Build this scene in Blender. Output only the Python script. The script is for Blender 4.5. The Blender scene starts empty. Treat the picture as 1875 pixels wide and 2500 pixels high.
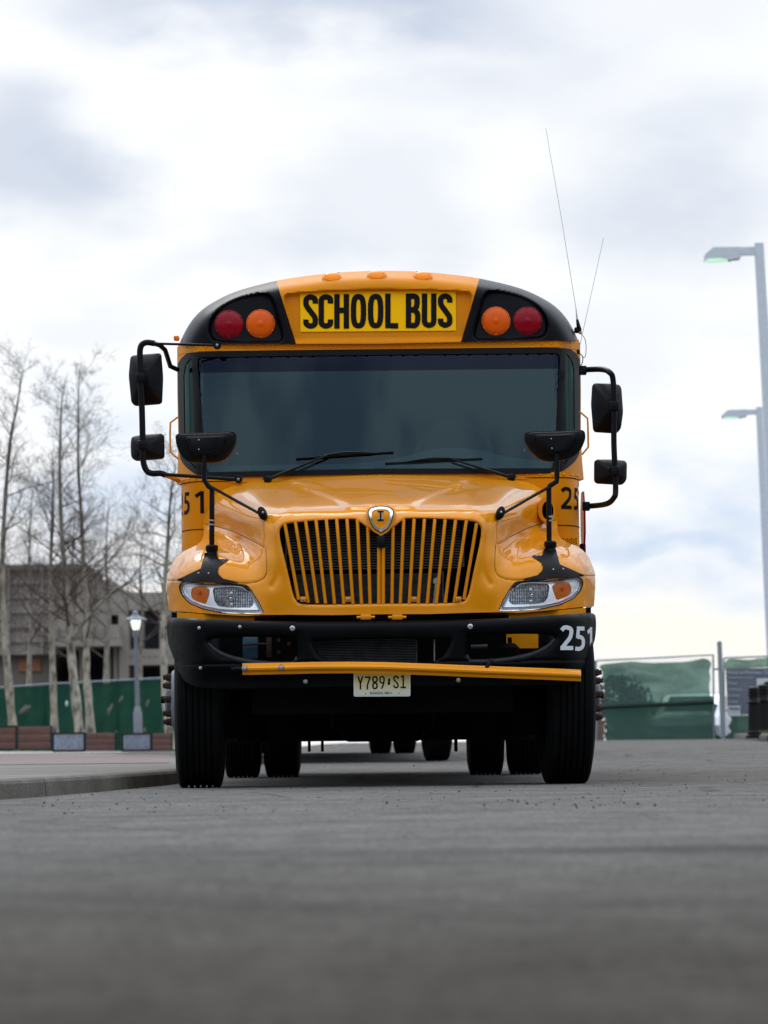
import bpy, bmesh, math, random
import numpy as np
from mathutils import Vector, Matrix, Euler
from mathutils.geometry import delaunay_2d_cdt
from math import sin, cos, pi, radians

# ------------------------------------------------------------------ camera, sky, sun, exposure
scene = bpy.context.scene
F_PX = 8300.0                      # focal length in pixels of the 1875 x 2500 photograph
CAM = Vector((0.022, -19.3, 0.218))
PITCH = math.atan(577 / F_PX)
ROLL = radians(0.65)
f0 = Vector((0, cos(PITCH), sin(PITCH))); r0 = Vector((1, 0, 0)); u0 = Vector((0, -sin(PITCH), cos(PITCH)))
cR = r0 * cos(ROLL) - u0 * sin(ROLL); cU = r0 * sin(ROLL) + u0 * cos(ROLL)
cam_data = bpy.data.cameras.new('camera'); cam = bpy.data.objects.new('camera', cam_data)
scene.collection.objects.link(cam); scene.camera = cam
m = Matrix.Identity(4)
for i in range(3):
    m[i][0] = cR[i]; m[i][1] = cU[i]; m[i][2] = -f0[i]; m[i][3] = CAM[i]
cam.matrix_world = m
cam_data.sensor_fit = 'VERTICAL'; cam_data.sensor_height = 36.0; cam_data.lens = F_PX / 2500 * 36
cam_data.clip_start = 0.1; cam_data.clip_end = 3000
cam_data.dof.use_dof = True; cam_data.dof.focus_distance = 19.9
cam_data.dof.aperture_fstop = cam_data.lens / 22.0
scene.render.resolution_x = 768; scene.render.resolution_y = 1024
scene.view_settings.view_transform = 'Standard'; scene.view_settings.look = 'None'
scene.view_settings.exposure = 0.0; scene.view_settings.gamma = 1.0
scene.cycles.max_bounces = 8

SUN_EL, SUN_AZ = radians(42), radians(-12)     # azimuth from +Y towards +X; the sun is behind the bus
def photo_dir(nx, ny):
    a = (nx - 937.5) / F_PX; b = (1250 - ny) / F_PX
    return (f0 + cR * a + cU * b).normalized()
world = bpy.data.worlds.new('World'); scene.world = world; world.use_nodes = True
wn, wl = world.node_tree.nodes, world.node_tree.links
wn.clear()
def N(tree, t, **kw):
    n = tree.nodes.new(t)
    for k, v in kw.items():
        if k in n.bl_rna.properties: setattr(n, k, v)
    return n
WT = world.node_tree
wout = N(WT, 'ShaderNodeOutputWorld'); bg = N(WT, 'ShaderNodeBackground'); bg.inputs[1].default_value = 0.1
sky = N(WT, 'ShaderNodeTexSky'); sky.sky_type = 'NISHITA'; sky.sun_disc = False
sky.sun_elevation = SUN_EL; sky.sun_rotation = SUN_AZ
sky.air_density = 1.0; sky.dust_density = 2.0
tc = N(WT, 'ShaderNodeTexCoord')
def vm(op, a, b=None):
    n = N(WT, 'ShaderNodeVectorMath'); n.operation = op
    for i, x in enumerate((a, b)):
        if x is None: continue
        if isinstance(x, (tuple, list, Vector)): n.inputs[i].default_value = tuple(x)
        else: wl.new(x, n.inputs[i])
    return n
def mt(op, a, b=None, c=None, clamp=False):
    n = N(WT, 'ShaderNodeMath'); n.operation = op; n.use_clamp = clamp
    for i, x in enumerate((a, b, c)):
        if x is None: continue
        if isinstance(x, (int, float)): n.inputs[i].default_value = x
        else: wl.new(x, n.inputs[i])
    return n.outputs[0]
def wmix(fac, a, b):
    n = N(WT, 'ShaderNodeMix'); n.data_type = 'RGBA'
    if isinstance(fac, (int, float)): n.inputs[0].default_value = fac
    else: wl.new(fac, n.inputs[0])
    for i, x in ((6, a), (7, b)):
        if isinstance(x, tuple): n.inputs[i].default_value = (*x, 1)
        else: wl.new(x, n.inputs[i])
    return n.outputs[2]
G = tc.outputs['Generated']
nz = N(WT, 'ShaderNodeTexNoise'); nz.inputs['Scale'].default_value = 14; nz.inputs['Detail'].default_value = 7
nz.inputs['Roughness'].default_value = 0.5
stretch = vm('MULTIPLY', G, (1, 1, 2.0)).outputs[0]
wl.new(stretch, nz.inputs['Vector'])
warp = vm('MULTIPLY', vm('SUBTRACT', nz.outputs['Color'], (.5, .5, .5)).outputs[0], (.065, .065, .06)).outputs[0]
Gw = vm('ADD', G, warp).outputs[0]
def blob(nx, ny, rx, ry, amt):
    d = photo_dir(nx, ny)
    v = vm('MULTIPLY', vm('SUBTRACT', Gw, d).outputs[0], (F_PX / rx, F_PX / max(rx, ry), F_PX / ry)).outputs[0]
    l = N(WT, 'ShaderNodeVectorMath'); l.operation = 'LENGTH'; wl.new(v, l.inputs[0])
    mr = N(WT, 'ShaderNodeMapRange'); mr.interpolation_type = 'SMOOTHSTEP'
    mr.inputs[1].default_value = 0.35; mr.inputs[2].default_value = 1.35
    mr.inputs[3].default_value = amt; mr.inputs[4].default_value = 0
    wl.new(l.outputs['Value'], mr.inputs[0]); return mr.outputs[0]
def add_blobs(bl):
    s = blob(*bl[0])
    for b in bl[1:]: s = mt('ADD', s, blob(*b))
    return s
grey = add_blobs([(760, -30, 640, 150, .9), (50, 370, 270, 190, .74), (1060, 240, 330, 110, .28), (930, 520, 330, 170, .34),
                  (600, 600, 280, 80, .26), (1650, 480, 320, 260, .5), (1450, 880, 260, 120, .2), (250, 760, 260, 90, .2), (1600, 60, 400, 160, .18), (1330, 150, 260, 140, .2)])
blue = add_blobs([(480, 1130, 260, 60, .4), (1560, 1330, 330, 40, .5), (200, 1250, 420, 130, .75), (1640, 1250, 330, 110, .75), (1720, 1420, 260, 60, .6), (250, 1000, 300, 120, .45), (1700, 1150, 260, 90, .4),
                  (350, 1380, 300, 90, .5)])
# the rest of the sky dome: broken grey cloud
nb = N(WT, 'ShaderNodeTexNoise'); nb.inputs['Scale'].default_value = 7.5; nb.inputs['Detail'].default_value = 6
wl.new(stretch, nb.inputs['Vector'])
mb_ = N(WT, 'ShaderNodeMapRange'); mb_.interpolation_type = 'SMOOTHSTEP'
mb_.inputs[1].default_value = .44; mb_.inputs[2].default_value = .58; mb_.inputs[3].default_value = 0; mb_.inputs[4].default_value = 1.0
wl.new(nb.outputs['Fac'], mb_.inputs[0])
sepG = N(WT, 'ShaderNodeSeparateXYZ'); wl.new(G, sepG.inputs[0])
front = mt('MULTIPLY', mt('SUBTRACT', sepG.outputs[1], .90), 14, clamp=True)       # 1 towards the photographed part of the sky
back = mt('SUBTRACT', 1.0, front)
nz2 = N(WT, 'ShaderNodeTexNoise'); nz2.inputs['Scale'].default_value = 22; nz2.inputs['Detail'].default_value = 6
wl.new(stretch, nz2.inputs['Vector'])
fine = mt('MULTIPLY', mt('SUBTRACT', nz2.outputs['Fac'], .56), .9, clamp=True)
greyf = mt('ADD', mt('ADD', grey, fine), mt('MULTIPLY', mb_.outputs[0], back), clamp=True)
skyc = vm('MULTIPLY', sky.outputs[0], (1.0, 1.0, 1.0)).outputs[0]
cloud = wmix(greyf, (10.2, 10.4, 10.7), (5.2, 6.0, 7.5))
bnz = mt('MULTIPLY', mt('SUBTRACT', nz2.outputs['Fac'], .36), 4.0, clamp=True)
cloud = wmix(mt('MULTIPLY', blue, bnz, clamp=True), cloud, (6.2, 7.5, 9.5))
cloud = wmix(0.08, cloud, skyc)
warm = mt('ADD', blob(1600, 1540, 520, 110, .9), blob(250, 1430, 420, 70, .8), clamp=True)
cloud = wmix(warm, cloud, (10.3, 10.0, 9.1))
below = mt('MULTIPLY', sepG.outputs[2], -40, clamp=True)
dim = vm('MULTIPLY', cloud, (1.12, 1.14, 1.17)).outputs[0]
# behind the camera: overhead cloud brightened, dark treeline band added to shape the reflections
hi = N(WT, 'ShaderNodeMapRange'); hi.interpolation_type = 'SMOOTHSTEP'; wl.new(sepG.outputs[2], hi.inputs[0])
hi.inputs[1].default_value = .10; hi.inputs[2].default_value = .75; hi.inputs[3].default_value = .62; hi.inputs[4].default_value = 1.75
dim = vm('SCALE', dim); wl.new(hi.outputs[0], dim.inputs['Scale']); dim = dim.outputs[0]
tl_ = N(WT, 'ShaderNodeMapRange'); tl_.interpolation_type = 'SMOOTHSTEP'; tl_.inputs[1].default_value = .045; tl_.inputs[2].default_value = .12; tl_.inputs[3].default_value = 1; tl_.inputs[4].default_value = 0
wl.new(mt('ADD', sepG.outputs[2], mt('MULTIPLY', mt('SUBTRACT', nz.outputs['Fac'], .5), .16)), tl_.inputs[0])
dim = wmix(tl_.outputs[0], dim, (1.3, 1.25, 1.2))
cloud = wmix(back, cloud, dim)
allc = wmix(below, cloud, (.9, .9, .85))
wl.new(allc, bg.inputs[0]); wl.new(bg.outputs[0], wout.inputs[0])
sun_d = bpy.data.lights.new('sun', 'SUN'); sun_d.energy = 0.8; sun_d.angle = radians(32); sun_d.color = (1, .96, .9)
sun = bpy.data.objects.new('sun', sun_d); scene.collection.objects.link(sun)
sdir = Vector((sin(SUN_AZ) * cos(SUN_EL), cos(SUN_AZ) * cos(SUN_EL), sin(SUN_EL)))
sun.rotation_euler = sdir.to_track_quat('Z', 'Y').to_euler()

COL = scene.collection
# ------------------------------------------------------------------ materials
def mat(name, col, rough=.5, metal=0, coat=0, coat_rough=.05, spec=.5, var=0, var_scale=8, bump=0, bump_scale=60, emis=None, estr=0, alpha=1, trans=0, ior=1.5, var_stretch=(1, 1, 1), rvar=0):
    m = bpy.data.materials.new(name); m.use_nodes = True
    t = m.node_tree; p = t.nodes['Principled BSDF']
    p.inputs['Base Color'].default_value = (*col, 1); p.inputs['Roughness'].default_value = rough
    p.inputs['Metallic'].default_value = metal; p.inputs['Coat Weight'].default_value = coat
    p.inputs['Coat Roughness'].default_value = coat_rough; p.inputs['Coat IOR'].default_value = 1.33; p.inputs['Specular IOR Level'].default_value = spec
    p.inputs['Alpha'].default_value = alpha; p.inputs['Transmission Weight'].default_value = trans; p.inputs['IOR'].default_value = ior
    if emis: p.inputs['Emission Color'].default_value = (*emis, 1); p.inputs['Emission Strength'].default_value = estr
    if var or bump or rvar:
        tc = t.nodes.new('ShaderNodeTexCoord'); mp = t.nodes.new('ShaderNodeMapping'); mp.inputs['Scale'].default_value = var_stretch
        t.links.new(tc.outputs['Object'], mp.inputs[0])
    if var or rvar:
        n = t.nodes.new('ShaderNodeTexNoise'); n.inputs['Scale'].default_value = var_scale; n.inputs['Detail'].default_value = 6
        t.links.new(mp.outputs[0], n.inputs['Vector'])
        if var:
            mr = t.nodes.new('ShaderNodeMapRange'); mr.inputs[1].default_value = .3; mr.inputs[2].default_value = .7
            mr.inputs[3].default_value = 1 - var; mr.inputs[4].default_value = 1 + var
            t.links.new(n.outputs['Fac'], mr.inputs[0])
            hv = t.nodes.new('ShaderNodeHueSaturation'); hv.inputs['Color'].default_value = (*col, 1)
            t.links.new(mr.outputs[0], hv.inputs['Value']); t.links.new(hv.outputs[0], p.inputs['Base Color'])
        if rvar:
            m2 = t.nodes.new('ShaderNodeMapRange'); m2.inputs[1].default_value = .35; m2.inputs[2].default_value = .7
            m2.inputs[3].default_value = max(0, rough - rvar); m2.inputs[4].default_value = rough + rvar
            t.links.new(n.outputs['Fac'], m2.inputs[0]); t.links.new(m2.outputs[0], p.inputs['Roughness'])
    if bump:
        n = t.nodes.new('ShaderNodeTexNoise'); n.inputs['Scale'].default_value = bump_scale; n.inputs['Detail'].default_value = 4
        t.links.new(tc.outputs['Object'], n.inputs['Vector'])
        b = t.nodes.new('ShaderNodeBump'); b.inputs['Strength'].default_value = bump; b.inputs['Distance'].default_value = .01
        t.links.new(n.outputs['Fac'], b.inputs['Height']); t.links.new(b.outputs[0], p.inputs['Normal'])
    return m
M = {}
M['body_paint'] = mat('side_body_yellow_paint', (.72, .250, .001), .55, spec=.05, coat=.3, coat_rough=.25, var=.03, var_scale=3)
M['paint'] = mat('bus_yellow_paint', (.78, .280, .001), .5, spec=.06, coat=1, coat_rough=.03, var=.03, var_scale=3, rvar=.08)
M['paint_matt'] = mat('old_yellow_paint', (.74, .28, .003), .5, spec=.1, coat=.3, coat_rough=.2, var=.06, var_scale=5)
M['cap_black'] = mat('gloss_black_paint', (.0024, .0028, .0046), .34, spec=.08)
M['cap_paint'] = mat('cap_yellow_gelcoat', (.66, .225, .001), .55, spec=.05, coat=.2, coat_rough=.3, var=.03, var_scale=3)
M['beam'] = mat('fluted_beam_reflector', (.30, .31, .32), .25, metal=.7, var=.5, var_scale=60)
M['bumper'] = mat('bumper_black_paint', (.0022, .003, .0038), .4, spec=.05, coat=.09, coat_rough=.12, var=.3, var_scale=14, bump=.05, bump_scale=22, rvar=.1)
M['plastic'] = mat('black_plastic', (.0028, .003, .0042), .42, spec=.16, bump=.08, bump_scale=300)
M['marker'] = mat('marker_lamp_lens', (1.0, .27, .008), .3, spec=.1, coat=.3, bump=.2, bump_scale=150)
M['lip_grey'] = mat('lip_highlight_paint', (.014, .0155, .019), .45, spec=.2, coat=.15, coat_rough=.2, var=.3, var_scale=20)  # bumper black lifted to grey: the lip's highlight put into the colour
M['rubber'] = mat('rubber_gasket', (.003, .003, .004), .5, spec=.16)
M['tyre'] = mat('tyre_rubber', (.003, .0034, .0038), .8, spec=.12, var=.25, var_scale=12, bump=.15, bump_scale=90)
M['chassis'] = mat('chassis_black', (.0018, .0018, .002), .8, spec=.1, var=.3)
M['steel'] = mat('zinc_steel', (.45, .45, .44), .35, metal=1, var=.2, var_scale=40)
M['rim'] = mat('rim_grey_paint', (.16, .17, .19), .4, var=.2, var_scale=10)
M['rust'] = mat('rusty_nut', (.032, .013, .008), .85, var=.5, var_scale=60, bump=.4, bump_scale=120)
M['chrome'] = mat('chrome', (.80, .82, .84), .08, metal=1)
M['reflector'] = mat('headlight_reflector', (1.0, 1.0, 1.0), .2, metal=.5, spec=1.0)
M['red'] = mat('red_lamp_lens', (.27, .0, .010), .25, spec=.1, coat=.6, coat_rough=.03, bump=.3, bump_scale=120)
M['amber'] = mat('amber_lamp_lens', (.80, .115, .001), .25, spec=.1, coat=.6, coat_rough=.03, bump=.3, bump_scale=120)
M['amber_dark'] = mat('amber_bulb_housing', (.85, .19, .006), .3, spec=.3, bump=.6, bump_scale=90)
M['sign'] = mat('sign_yellow_sheeting', (.98, .53, .0), .5, spec=.08)
M['ink'] = mat('black_vinyl', (.006, .006, .006), .5, spec=.08)
M['white_vinyl'] = mat('white_vinyl', (.62, .66, .70), .5)
M['radiator'] = mat('radiator_fins', (.06, .065, .07), .5, metal=.5, var=.4, var_scale=20)
M['blue_plastic'] = mat('blue_reservoir', (.02, .07, .11), .5)
M['interior'] = mat('cabin_dark_trim', (.006, .007, .008), .8, spec=.1)
M['ceiling'] = mat('cabin_ceiling', (.012, .014, .015), .8, spec=.1)
M['seat'] = mat('seat_vinyl_dark', (.008, .012, .014), .7, spec=.1)
M['dash'] = mat('dashboard_grey', (.16, .21, .215), .7, spec=.2)
M['mirror'] = mat('mirror_glass', (.8, .8, .8), .02, metal=1)
M['galv'] = mat('galvanised_steel', (.24, .28, .31), .5, metal=.1, var=.12, var_scale=4)
M['pole'] = mat('lamp_pole_paint', (.66, .71, .79), .5, var=.05)
M['post_grey'] = mat('weathered_post_paint', (.20, .215, .24), .6, var=.15, var_scale=6)
M['lamp_lens'] = mat('pale_green_lamp_glass', (.5, .7, .6), .3, emis=(.50, .85, .65), estr=.75)
M['lamp_lit'] = mat('lit_lamp_glass', (.9, .95, .9), .3, emis=(.95, 1, .85), estr=1.2)
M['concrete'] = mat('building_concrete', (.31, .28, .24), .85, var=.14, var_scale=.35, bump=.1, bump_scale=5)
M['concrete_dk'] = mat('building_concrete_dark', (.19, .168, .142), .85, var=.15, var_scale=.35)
M['dark'] = mat('dark_interior', (.012, .013, .015), .8)
M['win'] = mat('building_window_glass', (.02, .03, .045), .1)
M['wood'] = mat('brown_planter_boards', (.135, .066, .052), .7, var=.2, var_scale=3, var_stretch=(1, 1, 8))
M['planter_steel'] = mat('blue_grey_steel_panel', (.25, .29, .36), .5, var=.25, var_scale=7)
M['bollard'] = mat('cast_iron_black', (.007, .007, .008), .5, spec=.2)
M['board_blue'] = mat('board_slate_blue', (.14, .155, .205), .6, var=.1, var_scale=2)
M['board_text'] = mat('board_pale_lettering', (.38, .42, .50), .6)
M['white_sign'] = mat('white_notice', (.55, .56, .62), .6)
M['car_body'] = mat('silver_car_paint', (.5, .52, .54), .3, metal=.5, coat=1)
M['car_glass'] = mat('car_glass', (.01, .012, .015), .05)
M['plank'] = mat('raw_timber', (.35, .15, .08), .8, var=.2, var_scale=6)
M['stone'] = mat('road_grit', (.05, .05, .052), .8, var=.6, var_scale=3)
M['leaf'] = mat('dark_evergreen_leaves', (.03, .06, .025), .7, var=.4, var_scale=1)

def grime(m, strength=.35):
    t = m.node_tree; p = t.nodes['Principled BSDF']; src = p.inputs['Base Color'].links[0].from_socket
    tc_ = t.nodes.new('ShaderNodeTexCoord'); n1 = t.nodes.new('ShaderNodeTexNoise'); n1.inputs['Scale'].default_value = 2.2; n1.inputs['Detail'].default_value = 9; n1.inputs['Roughness'].default_value = .7
    n2 = t.nodes.new('ShaderNodeTexVoronoi'); n2.inputs['Scale'].default_value = 26
    t.links.new(tc_.outputs['Object'], n1.inputs['Vector']); t.links.new(tc_.outputs['Object'], n2.inputs['Vector'])
    a = t.nodes.new('ShaderNodeMapRange'); a.inputs[1].default_value = .5; a.inputs[2].default_value = .75; a.inputs[3].default_value = 0; a.inputs[4].default_value = strength; t.links.new(n1.outputs['Fac'], a.inputs[0])
    b = t.nodes.new('ShaderNodeMapRange'); b.inputs[1].default_value = .06; b.inputs[2].default_value = .11; b.inputs[3].default_value = .55; b.inputs[4].default_value = 0; t.links.new(n2.outputs['Distance'], b.inputs[0])
    c = t.nodes.new('ShaderNodeMath'); c.operation = 'MAXIMUM'; t.links.new(a.outputs[0], c.inputs[0]); t.links.new(b.outputs[0], c.inputs[1])
    mx = t.nodes.new('ShaderNodeMix'); mx.data_type = 'RGBA'; mx.inputs[7].default_value = (.38, .19, .035, 1)
    t.links.new(c.outputs[0], mx.inputs[0]); t.links.new(src, mx.inputs[6]); t.links.new(mx.outputs[2], p.inputs['Base Color'])
for k_ in ('paint', 'body_paint', 'cap_paint'): grime(M[k_], .28)
def nodes_of(name):
    m = bpy.data.materials.new(name); m.use_nodes = True
    return m, m.node_tree, m.node_tree.nodes['Principled BSDF']
def glass(name, tint, ior=1.6, rough=0.0, gcol=(1, 1, 1)):
    m, t, p = nodes_of(name); t.nodes.remove(p); out = t.nodes['Material Output']
    tr = t.nodes.new('ShaderNodeBsdfTransparent'); tr.inputs[0].default_value = (*tint, 1)
    gl = t.nodes.new('ShaderNodeBsdfGlossy'); gl.inputs['Roughness'].default_value = rough; gl.inputs[0].default_value = (*gcol, 1)
    fr = t.nodes.new('ShaderNodeFresnel'); fr.inputs[0].default_value = ior
    mx = t.nodes.new('ShaderNodeMixShader')
    t.links.new(fr.outputs[0], mx.inputs[0]); t.links.new(tr.outputs[0], mx.inputs[1]); t.links.new(gl.outputs[0], mx.inputs[2])
    t.links.new(mx.outputs[0], out.inputs[0]); return m
M['glass'] = glass('windshield_glass', (.22, .30, .31), 1.66, .02, (.52, .80, .92))
M['glass_band'] = glass('windshield_tint_band', (.03, .03, .05), 1.42, .02, (.50, .62, .92))
M['glass_dark'] = glass('side_window_glass', (.05, .07, .07), 1.5)
M['glass_corner'] = glass('corner_window_glass', (.04, .06, .055), 1.4, .02, (.32, .52, .47))
M['lens_clear'] = glass('clear_lens', (.95, .97, .99), 1.28, .02)

def multi_noise_mat(name, build):
    m, t, p = nodes_of(name)
    build(t, p); return m
def nn(t, typ, inputs=None, **kw):
    n = t.nodes.new(typ)
    for k, v in kw.items(): setattr(n, k, v)
    for k, v in (inputs or {}).items():
        if hasattr(v, 'is_linked') or isinstance(v, bpy.types.NodeSocket): t.links.new(v, n.inputs[k])
        else: n.inputs[k].default_value = v
    return n
def ramp(t, fac, stops):
    r = t.nodes.new('ShaderNodeValToRGB'); t.links.new(fac, r.inputs[0])
    while len(r.color_ramp.elements) < len(stops): r.color_ramp.elements.new(.5)
    for e, (p, c) in zip(r.color_ramp.elements, stops): e.position = p; e.color = (*c, 1) if len(c) == 3 else c
    return r.outputs[0]
def asphalt(t, p):
    g = nn(t, 'ShaderNodeNewGeometry'); pos = g.outputs['Position']
    a = nn(t, 'ShaderNodeTexNoise', {'Vector': pos, 'Scale': 1.6, 'Detail': 7.0, 'Roughness': .6})
    b = nn(t, 'ShaderNodeTexNoise', {'Vector': pos, 'Scale': 55.0, 'Detail': 3.0, 'Roughness': .7})
    v = nn(t, 'ShaderNodeTexVoronoi', {'Vector': pos, 'Scale': 95.0})
    c1 = ramp(t, a.outputs['Fac'], [(.34, (.098, .095, .090)), (.5, (.124, .121, .116)), (.66, (.150, .147, .142))])
    c2 = ramp(t, b.outputs['Fac'], [(.32, (.35, .35, .35)), (.5, (1, 1, 1)), (.72, (1.7, 1.7, 1.7))])
    mx = nn(t, 'ShaderNodeMix', {0: 1.0, 6: c1, 7: c2}, data_type='RGBA', blend_type='MULTIPLY')
    c3 = ramp(t, v.outputs['Color'], [(.0, (.6, .6, .6)), (.55, (1, 1, 1)), (.97, (1.8, 1.8, 1.8))])
    mx2 = nn(t, 'ShaderNodeMix', {0: .7, 6: mx.outputs[2], 7: c3}, data_type='RGBA', blend_type='MULTIPLY')
    vc = nn(t, 'ShaderNodeTexVoronoi', {'Vector': nn(t, 'ShaderNodeMix', {0: .16, 4: pos, 5: a.outputs['Color']}, data_type='VECTOR').outputs[1], 'Scale': .42}, feature='DISTANCE_TO_EDGE')
    ck = ramp(t, vc.outputs['Distance'], [(.0, (.62, .62, .62)), (.006, (.75, .75, .75)), (.011, (1, 1, 1))])
    mxc = nn(t, 'ShaderNodeMix', {0: 1.0, 6: mx2.outputs[2], 7: ck}, data_type='RGBA', blend_type='MULTIPLY'); mx2 = mxc
    # a tarred seam crossing the lane in front of the camera, and a few cracks
    sp = nn(t, 'ShaderNodeSeparateXYZ', {0: pos})
    wn_ = nn(t, 'ShaderNodeTexNoise', {'Vector': pos, 'Scale': 1.3, 'Detail': 5.0})
    yy = nn(t, 'ShaderNodeMath', {0: sp.outputs[1], 1: nn(t, 'ShaderNodeMath', {0: wn_.outputs['Fac'], 1: .9}, operation='MULTIPLY').outputs[0]}, operation='ADD')
    d = nn(t, 'ShaderNodeMath', {0: nn(t, 'ShaderNodeMath', {0: yy.outputs[0], 1: 11.75}, operation='ADD').outputs[0]}, operation='ABSOLUTE')
    seam = ramp(t, d.outputs[0], [(.0, (1, 1, 1)), (.12, (.8, .8, .8)), (.40, (0, 0, 0))])
    xm = nn(t, 'ShaderNodeMapRange', {0: sp.outputs[0], 1: -.55, 2: .5, 3: .15, 4: .7})
    fac = nn(t, 'ShaderNodeMath', {0: seam, 1: xm.outputs[0]}, operation='MULTIPLY')
    mx3 = nn(t, 'ShaderNodeMix', {0: fac.outputs[0], 6: mx2.outputs[2], 7: (.045, .043, .042, 1)}, data_type='RGBA')
    # foreground shading painted into the asphalt: browner and darker towards the camera
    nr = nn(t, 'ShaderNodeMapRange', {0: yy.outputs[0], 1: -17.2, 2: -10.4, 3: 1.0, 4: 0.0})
    near_shade = nn(t, 'ShaderNodeMix', {0: nr.outputs[0], 6: (1, 1, 1, 1), 7: (.26, .222, .165, 1)}, data_type='RGBA')
    mx4 = nn(t, 'ShaderNodeMix', {0: 1.0, 6: mx3.outputs[2], 7: near_shade.outputs[2]}, data_type='RGBA', blend_type='MULTIPLY')
    mo = nn(t, 'ShaderNodeTexNoise', {'Vector': pos, 'Scale': 9.0, 'Detail': 4.0, 'Roughness': .7})
    mc = ramp(t, mo.outputs['Fac'], [(.32, (.70, .68, .63)), (.5, (1, .985, .95)), (.68, (1.30, 1.27, 1.19))])
    mx5 = nn(t, 'ShaderNodeMix', {0: 1.0, 6: mx4.outputs[2], 7: mc}, data_type='RGBA', blend_type='MULTIPLY')
    t.links.new(mx5.outputs[2], p.inputs['Base Color'])
    p.inputs['Roughness'].default_value = .95; p.inputs['Specular IOR Level'].default_value = .08
    h = nn(t, 'ShaderNodeMath', {0: v.outputs['Distance'], 1: b.outputs['Fac']}, operation='ADD')
    bp = nn(t, 'ShaderNodeBump', {'Strength': .55, 'Distance': .004, 'Height': h.outputs[0]})
    t.links.new(bp.outputs[0], p.inputs['Normal'])
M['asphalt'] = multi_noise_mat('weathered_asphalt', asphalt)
def kerbm(t, p):
    g = nn(t, 'ShaderNodeNewGeometry'); pos = g.outputs['Position']
    a = nn(t, 'ShaderNodeTexNoise', {'Vector': pos, 'Scale': 3.0, 'Detail': 8.0, 'Roughness': .7})
    b = nn(t, 'ShaderNodeTexNoise', {'Vector': pos, 'Scale': 70.0, 'Detail': 3.0})
    c1 = ramp(t, a.outputs['Fac'], [(.3, (.062, .057, .046)), (.7, (.15, .138, .112))])
    c2 = ramp(t, b.outputs['Fac'], [(.3, (.45, .45, .45)), (.5, (1, 1, 1)), (.7, (1.3, 1.3, 1.3))])
    mx = nn(t, 'ShaderNodeMix', {0: 1.0, 6: c1, 7: c2}, data_type='RGBA', blend_type='MULTIPLY')
    sy = nn(t, 'ShaderNodeSeparateXYZ', {0: pos}); fr = nn(t, 'ShaderNodeMath', {0: nn(t, 'ShaderNodeMath', {0: sy.outputs[1], 1: 2.4}, operation='DIVIDE').outputs[0]}, operation='FRACT')
    jt = ramp(t, fr.outputs[0], [(.0, (.15, .15, .15)), (.006, (.25, .25, .25)), (.010, (1, 1, 1))])
    mj = nn(t, 'ShaderNodeMix', {0: 1.0, 6: mx.outputs[2], 7: jt}, data_type='RGBA', blend_type='MULTIPLY')
    t.links.new(mj.outputs[2], p.inputs['Base Color']); p.inputs['Roughness'].default_value = .9
    bp = nn(t, 'ShaderNodeBump', {'Strength': .6, 'Distance': .004, 'Height': b.outputs['Fac']}); t.links.new(bp.outputs[0], p.inputs['Normal'])
M['kerb'] = multi_noise_mat('kerb_concrete', kerbm)
def pavem(t, p):
    g = nn(t, 'ShaderNodeNewGeometry'); pos = g.outputs['Position']
    a = nn(t, 'ShaderNodeTexNoise', {'Vector': pos, 'Scale': 1.2, 'Detail': 8.0, 'Roughness': .7})
    c1 = ramp(t, a.outputs['Fac'], [(.3, (.125, .118, .105)), (.7, (.205, .194, .172))])
    t.links.new(c1, p.inputs['Base Color']); p.inputs['Roughness'].default_value = .9
M['pave'] = multi_noise_mat('pavement_concrete', pavem)
def brickm(t, p):
    g = nn(t, 'ShaderNodeNewGeometry'); pos = g.outputs['Position']
    b = nn(t, 'ShaderNodeTexBrick', {'Vector': pos, 'Color1': (.17, .130, .118, 1), 'Color2': (.215, .170, .155, 1), 'Mortar': (.11, .09, .08, 1), 'Scale': 2.5, 'Mortar Size': .012, 'Brick Width': .5, 'Row Height': .25})
    t.links.new(b.outputs[0], p.inputs['Base Color']); p.inputs['Roughness'].default_value = .9
M['brick'] = multi_noise_mat('red_brick_paving', brickm)
def barkm(t, p):
    tc_ = nn(t, 'ShaderNodeTexCoord'); o = tc_.outputs['Object']
    mp = nn(t, 'ShaderNodeMapping', {0: o, 'Scale': (6, 6, 3.0)})
    a = nn(t, 'ShaderNodeTexNoise', {'Vector': mp.outputs[0], 'Scale': 1.0, 'Detail': 5.0, 'Roughness': .65})
    c1 = ramp(t, a.outputs['Fac'], [(.36, (.11, .10, .08)), (.46, (.30, .275, .215)), (.62, (.50, .46, .36))])
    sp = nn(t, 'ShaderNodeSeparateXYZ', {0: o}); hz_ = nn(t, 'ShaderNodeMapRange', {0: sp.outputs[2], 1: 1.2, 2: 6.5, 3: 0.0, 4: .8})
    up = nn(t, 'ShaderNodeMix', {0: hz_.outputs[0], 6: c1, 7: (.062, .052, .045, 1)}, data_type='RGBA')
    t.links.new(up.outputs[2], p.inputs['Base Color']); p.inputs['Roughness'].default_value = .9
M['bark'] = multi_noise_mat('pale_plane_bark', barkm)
M['twig'] = mat('brown_twigs', (.10, .078, .067), .9, spec=.1, var=.3, var_scale=2)
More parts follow.
